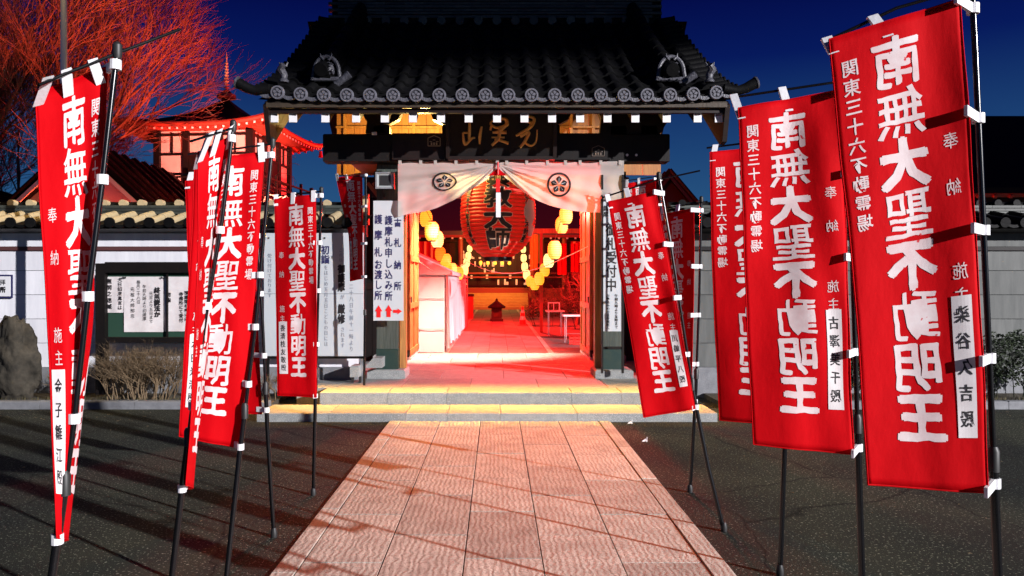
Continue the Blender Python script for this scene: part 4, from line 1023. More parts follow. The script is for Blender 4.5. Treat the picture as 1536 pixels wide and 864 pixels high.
# floodlight on the left column
fl = thing('floodlight', W(577, 270, 10.5), 'square grey floodlight fixed high on the left gate column above the direction sign', 'floodlight')
a, b = W(563, 258, 10.4), W(591, 283, 10.4)
MB().chbox(a.x, b.x, 10.42, 10.52, b.z, a.z, .01).build('housing', M['dkplastic'], fl)
for (p, q, r_, s_) in ((a.x, b.x, a.z - .02, a.z), (a.x, b.x, b.z, b.z + .02)): MB().bb(p, q, 10.40, 10.418, r_, s_).build('rim', M['footing'], fl)
for (p, q) in ((a.x, a.x + .02), (b.x - .02, b.x)): MB().bb(p, q, 10.40, 10.418, b.z + .022, a.z - .022).build('rim', M['footing'], fl)
cc = (a + b) / 2
MB().add([(a.x + .02, 10.41, b.z + .02), (b.x - .02, 10.41, b.z + .02), (b.x - .02, 10.41, a.z - .02), (a.x + .02, 10.41, a.z - .02), (cc.x, 10.45, cc.z)], [(0, 1, 4), (1, 2, 4), (2, 3, 4), (3, 0, 4)]).build('reflector', M['glass'], fl)
MB().bar((cc.x - .04, 10.46, b.z), (cc.x - .04, 10.6, b.z - .08), .03, .03).build('bracket', M['dkplastic'], fl)
cb = thing('junction_box', W(536, 568, 9.7), 'small grey concrete box on feet beside the steps at the silver banner pole', 'box')
MB().chbox(W(527, 0, 10.1).x, W(540, 0, 10.1).x, 10.0, 10.3, .33, .48, .01).build('box', M['granite'], cb)
MB().prism([(-1.86, 10.3, .42), (-1.6, 10.3, .42), (-1.6, 10.3, .56), (-1.72, 10.3, .56)], (0, .3, 0)).build('lid', M['granite'], cb)
for x in (-1.96, -1.86): MB().bb(x - .015, x + .015, 10.05, 10.1, .25, .33).build('foot', M['dkplastic'], cb)
MB().chbox(1.85, 2.15, 10.1, 10.2, .25, .36, .01)
# bits of litter near the right of the path
for (px, py, l) in ((945, 636, 'tiny pale leaf scrap on the asphalt nearest the steps'), (967, 663, 'tiny pale twig scrap on the asphalt beside the path edge')):
    d = CH * F / (py - CY); c = G(px, d)
    t = MB().add([c + Vector((-.03, 0, .005)), c + Vector((.0, -.02, .01)), c + Vector((.035, .01, .006)), c + Vector((.01, .02, .03))], [(0, 1, 2), (0, 2, 3)]).tube([c + Vector((.02, 0, .0)), c + Vector((.025, 0, .05))], .004, 5)
    tag(t.build('leaf_scrap', M['white']), l, 'litter')

lt = MB(); q0 = random.Random(12)
for i in range(420):
    x = q0.uniform(-6.5, 6.5); y = 9.33 - abs(q0.gauss(0, .5)) if i % 3 else q0.uniform(2.5, 9.2)
    if -2.85 < x < 2.65 and y > 8.4 or -1.28 < x < 1.35: continue
    a = q0.uniform(0, 6.28); l = q0.uniform(.008, .022); u = Vector((math.cos(a), math.sin(a), 0)) * l; v = Vector((-math.sin(a), math.cos(a), 0)) * l * .45; p = Vector((x, y, .004))
    lt.add([p - u, p + v + Vector((0, 0, .006)), p + u, p - v + Vector((0, 0, .004))], [(0, 1, 2, 3)])
M['dead_leaf'] = mat('dead_leaf', (.16, .11, .06), .8, var=(.28, .22, .13), scale=3)
tag(lt.build('fallen_leaves', M['dead_leaf'], kind='stuff'), 'small dead leaves and grit scattered on the dark asphalt', 'leaves')

# ---------------------------------------------------------------- boundary walls with tiled coping
def bwall(x0, x1, m, label, tilemat, left=True):
    w_ = thing('boundary_wall', ((x0 + x1) / 2, 10.6, 0), label, 'wall')
    MB().bb(x0, x1, 10.46, 10.9, 0, 2.42).build('wall_core', M['footing'], w_)
    MB().chbox(x0, x1, 10.36, 10.46, 0, .42, .01).build('footing', M['footing'], w_)
    n = max(1, round((x1 - x0) / 1.9)); ww = (x1 - x0) / n
    zs = [.42, .50, .86, 1.22, 1.56, 1.92, 2.09]
    zs = [.42, .76, 1.10, 1.44, 1.78, 2.06]
    for i in range(n):
        for a, b in zip(zs, zs[1:]):
            MB().chbox(x0 + i * ww + .003, x0 + (i + 1) * ww - .003, 10.405 + rr.random() * .003, 10.46, a + .003, b - .004, .004).build('wall_panel', m, w_)
    MB().bb(x0, x1, 10.37, 10.46, 2.062, 2.115).build('wall_rail', M['red_rail'] if left else M['wood_black'], w_)
    MB().bb(x0, x1, 10.38, 10.46, 2.118, 2.345).build('fascia', m, w_)
    MB().prism([(x0, 10.02, 2.34), (x0, 10.80, 2.55), (x0, 11.2, 2.45), (x0, 11.2, 2.30), (x0, 10.4, 2.30)], (x1 - x0, 0, 0)).build('coping_bed', M['wood_black'], w_)
    cov = MB().tube([(0, 0, 0), (0, .36, .085)], [.062, .056], 12).tube([(0, .365, .092), (0, .76, .19)], [.062, .056], 12).mesh('cover_tile', tilemat, True)
    cap = MB().tube([(0, -.02, -.003), (0, .012, 0)], .070, 14).mesh('cover_cap', M['tile'], True)
    capd = dmm
    pan = MB()
    for y, dz in ((0, 0), (.78, .2)):
        for k in range(7):
            u = k / 6 - .5; pan.v.append((u * .24, y, dz + .05 * (u * 2) ** 2))
    for k in range(7):
        u = k / 6 - .5; pan.v.append((u * .24, 0, -.04 + .05 * (u * 2) ** 2))
    pan.f = [(k, k + 1, 8 + k, 7 + k) for k in range(6)] + [(14 + k, 15 + k, k + 1, k) for k in range(6)]
    pm = pan.mesh('pan_tile', M['tile'], True)
    rcap = MB().tube([(0, 0, 0), (0, .1, 0)], .055, 10).mesh('ridge_cap_tile', tilemat if left else M['tile'], True)
    n2 = int((x1 - x0) / .268)
    for i in range(n2 + 1):
        x = x0 + .08 + i * .268
        if x > x1 - .05: break
        inst('cover_tile', cov, w_, Vector((x, 10.0, 2.425)))
        inst('cover_cap', cap, w_, Vector((x, 9.995, 2.425)))
        inst('pan_tile', pm, w_, Vector((x + .134, 10.0, 2.39)))
        inst('ridge_cap_tile', rcap, w_, Vector((x + .1, 10.66, 2.755)))
    for r_ in range(3):
        x = x0 + (.2 if r_ % 2 else 0)
        while x < x1:
            e = min(x + .42, x1); MB().chbox(x + .002, e - .002, 10.64 - .012 * r_, 10.96, 2.60 + r_ * .042, 2.638 + r_ * .042, .004).build('ridge_course_tile', rc_mat, w_); x = e
    MB().tube([(x0, 10.80, 2.73), (x1, 10.80, 2.73)], .06, 10).build('ridge_roll', M['tile'], w_, True)
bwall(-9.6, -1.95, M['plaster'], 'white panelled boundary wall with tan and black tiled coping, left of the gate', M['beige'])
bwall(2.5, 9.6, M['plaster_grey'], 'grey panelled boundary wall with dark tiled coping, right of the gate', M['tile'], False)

# silver flagpole; the lamp head out of frame is added to light the coping
fp = thing('flagpole', (-5.62, 9.6, 0), 'plain silver metal post rising behind the nearest left banner', 'post')
MB().tube([(-5.62, 9.6, 0), (-5.62, 9.6, 3.9), (-5.62, 9.6, 6.7)], [.045, .042, .036], 14).build('post', M['steel'], fp, True)
MB().tube([(-5.62, 9.6, 6.7), (-5.58, 9.4, 6.78), (-5.55, 9.22, 6.74)], .03, 8).build('arm', M['steel'], fp, True)
MB().lathe([(.02, .12), (.07, .10), (.15, 0), (.13, .0), (.05, .07)], 16, (-5.55, 9.22, 6.62)).build('added_lamp_shade', M['steel'], fp, True)

# ---------------------------------------------------------------- rock and shrubs
def rock(c, rx, ry, rz, label, seed, k=1):
    bm = bmesh.new(); bmesh.ops.create_icosphere(bm, subdivisions=5, radius=1)
    for v in bm.verts:
        p = v.co.copy(); n = noise.noise(p * 1.3 + Vector((seed, 0, 0))) * .32 + noise.noise(p * 3.1 + Vector((seed, 4, 0))) * .16 + noise.noise(p * 8 + Vector((0, seed, 0))) * .09 + noise.noise(p * 17) * .04
        q = p * (1 + n); q.z = max(q.z, -.9)
        v.co = Vector((q.x * rx * (1.12 - .25 * p.z), q.y * ry, q.z * rz))
    m = bpy.data.meshes.new('rock'); bm.to_mesh(m); bm.free(); m.materials.append(M['rock']); m.polygons.foreach_set('use_smooth', [True] * len(m.polygons))
    o = bpy.data.objects.new('garden_rock', m); col.objects.link(o); o.location = c; tag(o, label, 'rock')
rock((-6.46, 9.86, .60), .30, .22, .62, 'tall dark upright garden rock at the left edge before the white wall', 2)

def shrub(c, wx, wy, h, nst, label, m, seed, leafy=False):
    q = random.Random(seed); t = thing('shrub', c, label, 'shrub'); mb = MB(); tw = MB()
    def grow(mb_, p, d, l, r, lv):
        e = p + d * l; mid = p + d * l * .5 + Vector((q.uniform(-1, 1), q.uniform(-1, 1), q.uniform(-1, 1))) * l * .08
        mb_.tube([p, mid, e], [r, r * .85, r * .65], 4 if lv < 2 else 3, False)
        if lv >= (4 if leafy or nst < 50 else 5) or l < .03: return
        for _ in range(3 if lv < 3 else 2):
            nd_ = (d + Vector((q.uniform(-1, 1), q.uniform(-1, 1), q.uniform(-.5, .8))) * .75).normalized()
            grow(tw if lv > 0 else mb_, p.lerp(e, q.uniform(.5, 1)), nd_, l * q.uniform(.6, .8), r * .62, lv + 1)
    for i in range(nst):
        x = c[0] + q.uniform(-.42, .42) * wx; y = c[1] + q.uniform(-.4, .4) * wy
        d = Vector(((x - c[0]) / wx * 1.0 + q.uniform(-.3, .3), q.uniform(-.4, .4), 1.2)).normalized()
        grow(mb, Vector((x, y, c[2])), d, h * q.uniform(.34, .42), .008, 0)
    mb.build('stems', m, t); tw.build('twigs', m, t, kind='stuff')
    if leafy:
        for o_ in t.children: o_.data.materials[0] = M['leaf']
        lf = MB()
        for i in range(5000):
            a, b = q.uniform(0, 6.28), math.acos(q.uniform(-.3, 1)); rr2 = q.uniform(.72, 1.05) * (1 + .15 * noise.noise(Vector((a * 2, b * 3, seed))))
            p = Vector((c[0] + wx * .55 * rr2 * math.sin(b) * math.cos(a), c[1] + wy * .55 * rr2 * math.sin(b) * math.sin(a), c[2] + h * .45 + h * .5 * rr2 * math.cos(b)))
            u = Vector((q.uniform(-1, 1), q.uniform(-1, 1), q.uniform(-1, 1))).normalized() * .025; v = u.orthogonal().normalized() * .012
            lf.add([p - u, p + v, p + u, p - v], [(0, 1, 2, 3)])
        lf.build('foliage', M['leaf'], t, kind='stuff')
shrub((-4.70, 9.78, .05), .92, .42, .76, 60, 'bare tan twiggy clipped shrub under the notice board', M['twig'], 5)
shrub((-5.75, 9.85, .05), .40, .3, .45, 10, 'small bare shrub right of the tall rock behind the nearest banner', M['twig'], 6)
shrub((-6.1 + 3.25, 9.9, .05), .5, .3, .38, 14, 'low bare shrub at the left end of the steps behind the banner poles', M['twig'], 16)
shrub((6.9, 9.75, .0), 1.3, .8, 1.0, 12, 'rounded dark evergreen shrub at the right edge before the grey wall', M['twig'], 8, True)
shrub((4.8, 9.8, .0), .9, .5, .7, 10, 'dark evergreen shrub behind the second right banner', M['twig'], 18, True)

# ---------------------------------------------------------------- big bare tree and a small weeping one
def tree(base, label, seed, l0, lean, levels, spread, r0, kids, up=.25, droop=0, grp=None, lim=60000, nt_=5):
    q = random.Random(seed); t = thing('bare_tree', base, label, 'tree', grp); tr = MB(); cr_ = [MB() for _ in range(4)]; cnt = [0]
    def grow(p, d, l, r, lv):
        if cnt[0] > lim: return
        cnt[0] += 1
        pts = [p]; dd = d.copy(); n = 4 if lv < 3 else 3
        for i in range(n):
            dd = (dd + Vector((q.gauss(0, 1), q.gauss(0, 1), q.gauss(0, 1))) * .10 + Vector((0, 0, up * .12 - droop * .2 * lv / levels))).normalized()
            pts.append(pts[-1] + dd * l / n)
        rs = [r * (1 - .4 * i / n) for i in range(n + 1)]
        (tr if lv < 1 else cr_[min(lv - 1, 3)]).tube(pts, rs, 8 if lv < 2 else (5 if lv < 3 else 3), False)
        if lv >= levels: return
        k = kids[min(lv, len(kids) - 1)]
        for i in range(k):
            tt = q.uniform(.35, 1.0) if i else 1.0
            pp_ = pts[min(int(tt * n), n - 1)].lerp(pts[min(int(tt * n) + 1, n)], tt * n - int(tt * n)) if tt < 1 else pts[-1]
            a = q.uniform(0, 6.28); ax = dd.orthogonal().normalized(); ax = Matrix.Rotation(a, 3, dd) @ ax
            ang = q.uniform(.5, 1.1) * spread * (.5 if i == 0 else 1)
            nd_ = (Matrix.Rotation(ang, 3, ax) @ dd).normalized()
            grow(pp_, nd_, l * q.uniform(.62, .84), max(r * (.50 if i else .60), .0058), lv + 1)
    b = Vector(base)
    grow(b, Vector(lean).normalized(), l0, r0, 0)
    tr.build('trunk', M['bark'], t, True)
    for i, c in enumerate(cr_):
        if c.v: c.build(('limbs', 'branches', 'twigs', 'fine_twigs')[i], M['bark'], t, False, 'stuff' if i > 1 else None)
tree((-12.6, 17.4, 0), 'huge bare tree glowing red at the upper left behind the wall', 11, 3.0, (.10, 0, 1), 8, .60, .22, (6, 5, 4, 3, 3, 3, 2, 2), up=.5, lim=26000)
tree((-11.3, 18.0, 0), 'second bare red-lit tree sweeping towards the red tower', 27, 3.1, (.30, 0, 1), 8, .55, .16, (5, 4, 4, 3, 3, 3, 2, 2), up=.45, lim=20000)
tree((-4.6, 17.0, 0), 'small bare weeping tree lit red beside the gate behind the wall', 5, 1.8, (-.05, 0, 1), 6, .8, .08, (5, 4, 3, 3, 2, 2), up=.1, droop=1.6, lim=4000)

# ---------------------------------------------------------------- red tower
tw = thing('red_tower', (-8.9, 24.6, 0), 'two-storey red and white temple tower with curved dark roof and ringed bronze finial', 'tower')
TR = Matrix.Translation((-8.95, 24.5, 0)) @ Matrix.Rotation(R(-6), 4, 'Z')
def T(x, y, z): return TR @ Vector((x, y, z))
def tb(x0, x1, y0, y1, z0, z1, name, m, par=None, ch=.01):
    b = MB().bb(x0, x1, y0, y1, z0, z1); b.v = [tuple(TR @ Vector(v)) for v in b.v]; return b.build(name, m, par or tw)
tb(-1.5, 1.5, -1.5, 1.5, 4.0, 6.35, 'upper_wall', M['paleplaster'])
H = 1.5
for s_ in (0, 1, 2, 3):
    rot = Matrix.Rotation(s_ * math.pi / 2, 4, 'Z')
    def rb(x0, x1, y0, y1, z0, z1, name, m):
        b = MB().bb(x0, x1, y0, y1, z0, z1); b.v = [tuple(TR @ rot @ Vector(v)) for v in b.v]; b.build(name, m, tw)
    for x in (-1.5, -.55, .55, 1.5): rb(x - .09, x + .09, -1.62, -1.5, 4.0, 6.34, 'corner_post', M['wood_black'])
    for z in (5.0, 5.62, 6.22): rb(-1.5, 1.5, -1.59, -1.505, z - .03, z + .03, 'wall_rail', M['wood_black'])
    for x in (-1.03, 1.03): rb(x - .02, x + .02, -1.57, -1.505, 5.6, 6.3, 'mullion', M['wood_black'])
    rb(-.45, .45, -1.57, -1.51, 4.1, 5.6, 'door_panel', M['wood_black'])
    for z in (4.55, 4.8): rb(-2.15, 2.15, -2.18, -2.12, z, z + .05, 'balcony_rail', M['wood_black'])
    for x in (-2.1, -1.05, 0, 1.05, 2.1): rb(x - .04, x + .04, -2.19, -2.11, 4.2, 5.0, 'balcony_post', M['wood_black'])
    rb(-2.2, 2.2, -2.2, -1.5, 4.1, 4.2, 'balcony_floor', M['wood_black'])
E_ = 2.45
def roofpt(u, r, z0, z1, ex):     # u along the side (-1..1), r 0 at the apex .. 1 at the eave
    z = z1 + (z0 - z1) * (1 - (1 - r) ** 1.7) + .22 * abs(u) ** 3 * r ** 2
    return Vector((u * ex * r, -ex * r, z))
for (z0, z1, ex, nm_) in ((6.42, 7.75, E_, 'upper_roof'), (3.45, 4.3, 3.3, 'lower_roof')):
    for s_ in range(4):
        rot = TR @ Matrix.Rotation(s_ * math.pi / 2, 4, 'Z')
        MB().grid(lambda a, b: rot @ roofpt(a * 2 - 1, .02 + b * .98, z0, z1, ex), 16, 10).build(nm_, M['tile'], tw, True)
        MB().grid(lambda a, b: rot @ (roofpt(a * 2 - 1, .5 + b * .5, z0, z1, ex) * 1.0 - Vector((0, 0, .13 + (1 - b) * .18))), 16, 4).build('roof_underside', M['redwood'], tw, True)
        MB().tube([rot @ (roofpt(-1 + i / 8, 1, z0, z1, ex) - Vector((0, 0, .06))) for i in range(17)], .075, 6).build('eave_edge', M['redwood'], tw, True)
        if nm_ == 'upper_roof':
            for k in range(20):
                u = -1 + (k + .5) / 10; p = roofpt(u, .985, z0, z1, ex) - Vector((0, 0, .17))
                b = MB().bar(p, p + Vector((0, .9, .12)), .07, .07); b.v = [tuple(rot @ Vector(v)) for v in b.v]; rf = b.build('rafter', M['redwood'], tw)
                b = MB().box(p + Vector((0, -.01, 0)), (.06, .012, .06)); b.v = [tuple(rot @ Vector(v)) for v in b.v]; b.build('rafter_end', M['white'], rf)
ap = T(0, 0, 7.72)
MB().lathe([(.30, 0), (.30, .12), (.2, .16), (.12, .25), (.05, .3)], 14, ap).build('finial_base', M['green_wood'], tw, True)
fin = [(.02, .25)]
for i in range(9): fin += [(.02, .33 + i * .10), (.085 - i * .004, .35 + i * .10), (.085 - i * .004, .38 + i * .10), (.02, .40 + i * .10)]
fin += [(.015, 1.3), (.03, 1.36), (.004, 1.55)]
MB().lathe(fin, 14, ap).build('ringed_finial', M['beige'], tw, True)
tb(-2.0, 2.0, -2.0, 2.0, 0, 3.5, 'lower_wall', M['paleplaster'])
c_ = T(E_ * .97, E_ * .97, 6.25); MB().lathe([(.01, .12), (.05, .1), (.06, 0), (.085, -.12), (.07, -.12), (.0, -.1)], 12, c_).build('wind_bell', M['redwood'], tw, True)
c_ = T(E_ * .97, -E_ * .97, 6.25); MB().lathe([(.01, .12), (.05, .1), (.06, 0), (.085, -.12), (.07, -.12), (.0, -.1)], 12, c_).build('wind_bell', M['redwood'], tw, True)

# house with a pink gable behind the wall
def gabled(x0, x1, y0, y1, ze, zr, label, wm, rm, name='house', over=.3, bargem=None):
    h = thing(name, ((x0 + x1) / 2, (y0 + y1) / 2, 0), label, 'house')
    xm = (x0 + x1) / 2
    MB().prism([(x0, y0, 0), (x1, y0, 0), (x1, y0, ze), (xm, y0, zr), (x0, y0, ze)], (0, y1 - y0, 0)).build('wall', wm, h)
    k = (zr - ze) / (xm - x0)
    for s_, xe in ((-1, x0), (1, x1)):
        xo = xe + s_ * over; zo = ze - over * k
        MB().prism([(xm, y0 - over, zr + .02), (xo, y0 - over, zo + .02), (xo, y0 - over, zo + .14), (xm, y0 - over, zr + .14)], (0, y1 - y0 + 2 * over, 0)).build('roof_slope', rm, h)
        MB().prism([(xm, y0 - over - .03, zr - .08), (xo, y0 - over - .03, zo - .08), (xo, y0 - over - .03, zo + .03), (xm, y0 - over - .03, zr + .03)], (0, .028, 0)).build('bargeboard', bargem or M['white'], h)
        n_ = int((y1 - y0) / .5)
        for i in range(n_ + 1): MB().tube([(xm, y0 - over + i * .5, zr + .16), (xo, y0 - over + i * .5, zo + .16)], .05, 6).build('roof_batten', rm, h)
    return h
gabled(-10.1, -7.75, 16, 20, 3.42, 4.5, 'small house with a pale pinkish gable and white bargeboard behind the wall', M['paleplaster'], M['tile'])
gabled(-15.5, -9.9, 14.2, 18, 3.0, 3.9, 'low dark building with tiled roof at the far left behind the wall', M['wood_black'], M['tile'], bargem=M['wood_black'])
# low dark-roofed office right of the gate, and the red-eaved hall wing at the right edge
gabled(3.4, 5.6, 19.5, 24, 3.1, 4.4, 'dark low roofed building just right of the gate behind the banners', M['wood_black'], M['tile'], bargem=M['wood_dark'])
hw = thing('hall_wing', (14.5, 20, 0), 'dark roofed temple wing with red-lit eaves at the far right', 'building')
MB().bb(11.9, 20, 18.5, 24, 0, 3.75).build('wall', M['wood_black'], hw)
MB().prism([(11.3, 17.6, 3.75), (11.3, 17.6, 3.88), (11.3, 21.2, 6.4), (11.3, 24.8, 3.88), (11.3, 24.8, 3.75), (11.3, 21.2, 6.25)], (9.5, 0, 0)).build('roof', M['tile'], hw)
MB().prism([(11.35, 17.62, 3.74), (11.35, 18.5, 4.35), (11.35, 18.5, 4.2), (11.35, 17.7, 3.66)], (9.4, 0, 0)).build('eave_soffit', M['redwood'], hw)
for k in range(24): MB().bar((11.5 + k * .38, 17.6, 3.66), (11.5 + k * .38, 18.5, 4.2), .07, .08).build('rafter', M['redwood'], hw)
MB().bb(11.9, 20, 18.4, 18.46, 3.3, 3.6).build('red_frieze', M['redwood'], hw)

# ---------------------------------------------------------------- precinct behind the gate
hall = thing('main_hall', (0, 47, 0), 'distant main hall glowing red and orange behind the wide wooden stairs', 'hall')
MB().bb(-6.4, 6.4, 48.4, 49, .0, 7.5).build('rear_wall', M['wood_dark'], hall)
MB().bb(-6.3, 6.3, 46.6, 48.4, 0, 1.30).build('veranda', M['redwood'], hall)
for i in range(8): MB().chbox(-1.95, 1.95, 45.0 + i * .28, 46.75, .0 + (i * .165 if i else .0), (i + 1) * .165, .01).build('stair_step', M['stair'], hall)
for x in (-2.05, 2.05): MB().bar((x, 45, .7), (x, 46.8, 1.9), .1, .1).build('stair_rail', M['redwood'], hall)
for x in [-6.1, -4.3, -2.3, 2.3, 4.3, 6.1]:
    MB().lathe([(.17, 1.3), (.17, 4.6)], 12, (x, 46.9, 0)).build('pillar', M['redwood'], hall, True)
for z in (1.95, 2.2, 4.25): MB().bb(-6.3, 6.3, 46.82, 46.9, z, z + .09).build('rail', M['redwood'] if z < 4 else M['wood_dark'], hall)
q = random.Random(9)
xx = -6.2
while xx < 6.2:
    MB().bb(xx, xx + .08, 48.3, 48.38, 1.3, 4.4).build('lattice_bar', M['wood_dark'], hall); xx += .62
for z in (2.3, 3.1, 3.9): MB().bb(-6.2, 6.2, 48.28, 48.34, z, z + .07).build('lattice_rail', M['wood_dark'], hall)
for i in range(46):
    x = q.uniform(-2.4, 2.4); z = q.choice((1.5, 1.9, 2.3, 2.7, 3.2, 3.6)); 
    MB().chbox(x - q.uniform(.03, .09), x + q.uniform(.03, .09), 48.2, 48.26, z, z + q.uniform(.08, .4), .01).build('lit_panel', M['litpanel'], hall)
for x in (-1.0, -.55, -.1, .35, .8): MB().lathe([(.05, 0), (.1, .05), (.1, .2), (.05, .25)], 10, (x, 46.2, 2.75)).build('hanging_lamp', M['bulb'], hall, True)
MB().prism([(-7, 45.0, 4.55), (-7, 45.0, 4.8), (-7, 50, 8.6), (-7, 50, 8.2)], (14, 0, 0)).build('roof', M['hall_roof'], hall)
MB().bb(-7, 7, 45.02, 45.3, 4.4, 4.56).build('eave_board', M['redwood'], hall)
for k in range(28): 
    MB().bar((-6.7 + k * .5, 45.1, 4.38), (-6.7 + k * .5, 47.5, 5.0), .1, .12).build('rafter', M['redwood'], hall)
    MB().bb(-6.76 + k * .5, -6.64 + k * .5, 45.03, 45.08, 4.3, 4.42).build('rafter_end', M['white'], hall)
for (x, m) in ((-4.4, 'redpaint'), (-5.2, 'redpaint'), (4.6, 'redpaint'), (5.5, 'redpaint')):
    MB().grid(lambda u, v: (x + u * .9, 45.9 + .08 * math.sin(u * 14), 4.2 - v * 2.4), 14, 4).build('hanging_drape', M[m], hall, True)
for (px0, px1, py0, py1, m, l) in ((795, 806, 352, 405, 'yellow', 'yellow hanging cloth streamer in the yard right of the great lantern'), (806, 815, 352, 395, 'greencloth', 'green hanging cloth streamer beside the yellow one in the yard'), (836, 850, 365, 412, 'redpaint', 'red hanging cloth streamer near the right door'), (856, 868, 365, 408, 'redpaint', 'short red hanging cloth streamer nearest the right door')):
    a, b = W(px0, py0, 24), W(px1, py1, 24)
    tag(MB().grid(lambda u, v: (a.x + u * (b.x - a.x), 24 + .05 * math.sin(u * 12), a.z + (b.z - a.z) * v), 10, 4).build('cloth_streamer', M[m], None, True), l, 'streamer')
bx = thing('streamer_beam', W(815, 345, 24), 'long pale wooden beam carrying the cloth streamers in the yard', 'beam')
MB().bb(W(778, 0, 24).x, W(873, 0, 24).x, 23.95, 24.05, W(0, 350, 24).z, W(0, 343, 24).z).build('beam', M['wood_door'], bx)
for px in (812, 885): MB().bb(W(px, 0, 24).x - .05, W(px, 0, 24).x + .05, 23.96, 24.04, 0, W(0, 343, 24).z).build('post', M['redwood'], bx)

tent = thing('white_tent', (-3, 20, 0), 'white booth tent with closed side sheets left of the inner path', 'tent')
def sheet3(A, B, z0, zA, zB, name, folds, amp, m=M['tent'], hem=0):
    A, B = Vector(A), Vector(B); n = (B - A).cross(Vector((0, 0, 1))).normalized()
    return MB().grid(lambda u, v: Vector(((A.x + (B.x - A.x) * u), (A.y + (B.y - A.y) * u), 0)) + n * amp * math.sin(u * folds + 2 * math.sin(u * folds * .37)) * (.3 + v) + Vector((0, 0, (zA + (zB - zA) * u) * (1 - v) + (z0 + hem * abs(math.sin(u * folds * .6))) * v)), 90, 6).build(name, m, tent, True)
sheet3((-4.6, 16.9, 0), (-1.19, 16.9, 0), .02, 2.0, 1.86, 'front_sheet', 14, .012)
sheet3((-1.17, 16.95, 0), (-1.09, 26.5, 0), .04, 1.9, 1.9, 'side_sheet', 95, .05, hem=.12)
MB().prism([(-1.05, 16.8, 1.88), (-2.9, 16.8, 2.75), (-4.75, 16.8, 1.88), (-4.75, 16.8, 1.80), (-1.05, 16.8, 1.80)], (0, 9.8, 0)).build('canopy', M['tent'], tent)
for (x, y) in ((-1.14, 16.86), (-4.6, 16.86), (-1.05, 26.55)): MB().tube([(x, y, 0), (x, y, 1.85)], .02, 8).build('tent_pole', M['steel'], tent, True)
for z in (.55, 1.25): MB().bb(-4.6, -1.2, 16.855, 16.865, z, z + .012).build('sheet_seam', M['footing'], tent)

ib = thing('incense_burner', W(745, 482, 31), 'dark roofed incense burner standing on the inner path before the stairs', 'incense burner')
MB().chbox(-.27, .27, 30.9, 31.3, 0, .12, .02).build('base', M['brush'], ib)
MB().chbox(-.22, .22, 30.95, 31.25, .12, .55, .02).build('body', M['brush'], ib)
MB().lathe([(.34, .55), (.38, .62), (.24, .72), (.06, .86), (.05, .93), (.01, .97)], 8, (0, 31.1, 0)).build('roof', M['wood_dark'], ib)
MB().bb(-.12, .12, 30.94, 30.949, .2, .34).build('face_plate', M['rock'], ib)
bxx = thing('offering_box', W(698, 470, 33), 'dark red bin or box at the left foot of the hall stairs', 'box')
MB().chbox(-1.6, -1.05, 33, 33.5, .0, 1.02, .03).build('body', M['redwood'], bxx); MB().chbox(-1.63, -1.02, 32.97, 33.53, 1.02, 1.12, .02).build('lid', M['wood_dark'], bxx)
cn = thing('traffic_cone', W(784, 488, 28), 'red and white striped cone by the right edge of the inner path', 'cone')
cp = Vector((W(784, 0, 28).x, 28, 0))
MB().chbox(cp.x - .2, cp.x + .2, 27.8, 28.2, .012, .05, .01).build('base', M['dkplastic'], cn)
for i, (z0_, z1_) in enumerate(((.05, .22), (.22, .36), (.36, .48), (.48, .60), (.60, .72))):
    r0_, r1_ = .14 - z0_ * .15, .14 - z1_ * .15; MB().lathe([(r0_, z0_), (r1_, z1_)], 14, cp).build('cone_band', M['cone'] if i % 2 == 0 else M['white'], cn, True)
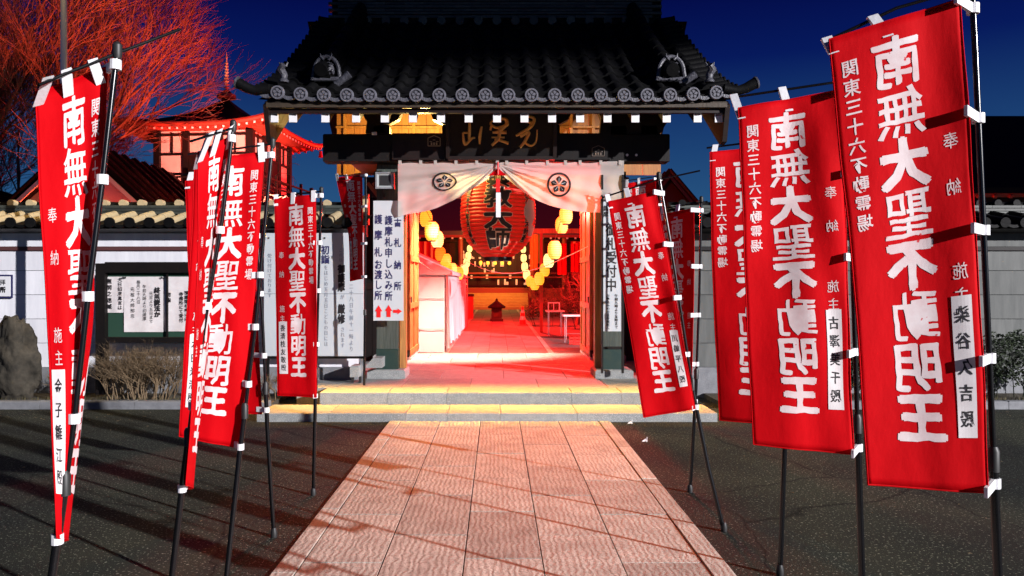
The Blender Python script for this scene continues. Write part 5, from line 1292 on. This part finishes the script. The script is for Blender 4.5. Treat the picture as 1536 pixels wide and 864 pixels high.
def table(px0, px1, py, d, label):
    a, b = G(px0, d), G(px1, d); z = W(0, py, d).z
    t = thing('folding_table', (a + b) / 2, label, 'table', 'folding tables in the yard')
    MB().chbox(a.x, b.x, d, d + .5, z - .04, z, .005).build('tabletop', M['white'], t)
    for x in (a.x + .08, b.x - .08):
        for y in (d + .05, d + .45): MB().tube([(x, y, 0), (x, y, z - .04)], .014, 6).build('leg', M['steel'], t, True)
    MB().tube([(a.x + .08, d + .05, z * .35), (b.x - .08, d + .05, z * .35)], .01, 6).build('crossbar', M['steel'], t)
    return t, a, b, z
t1, a, b, z = table(820, 847, 466, 22.5, 'white folding table farther back by the shrubs, a small framed screen on it')
m_ = thing('framed_screen', (a.x + .3, 22.7, z), 'small white framed stand on the farther folding table', 'stand')
for (x0_, x1_, z0_, z1_) in ((a.x + .05, a.x + .42, z + .22, z + .25), (a.x + .05, a.x + .08, z, z + .22), (a.x + .39, a.x + .42, z, z + .22), (a.x + .22, a.x + .24, z, z + .22)): MB().bb(x0_, x1_, 22.7, 22.73, z0_, z1_).build('frame_bar', M['white'], m_)
t2, a, b, z = table(845, 884, 472.5, 19.5, 'white folding table nearest the right door')
for (px, py, d, l) in ((858, 513, 19.2, 'small red crate on the ground under the near table'), (866, 513, 19.2, 'second red crate under the near table, close to the door')):
    c = G(px, d); k = thing('red_crate', c, l, 'crate'); 
    for dz in (0.02, .09, .16): MB().bb(c.x - .055, c.x + .055, d, d + .1, dz, dz + .04).build('crate_slat', M['cone'], k)
    for sx_ in (-1, 1): MB().bb(c.x + sx_ * .055 - .006, c.x + sx_ * .055 + .006, d - .004, d + .104, .0, .22).build('crate_post', M['cone'], k)
shrub((1.9, 27.5, .0), 1.5, 1.0, 1.1, 10, 'rounded clipped shrub right of the inner path near the cone', M['twig'], 28, True)
shrub((3.3, 26.0, .0), 2.0, 1.2, 1.5, 12, 'wide dark shrub behind the folding tables', M['twig'], 29, True)
tree((3.1, 28.5, 0), 'small gnarled yard tree behind the folding tables', 31, .8, (.1, 0, 1), 5, .9, .09, (4, 3, 3, 3, 2), up=.1, lim=900)
for (x, h, l) in ((2.35, 3.0, 'tall rounded yard evergreen left of the streamers'), (4.0, 3.4, 'taller yard evergreen behind the right door')):
    shrub((x + .5, 35.0, .0), 2.2, 1.4, h, 8, l, M['twig'], int(x * 10), True)
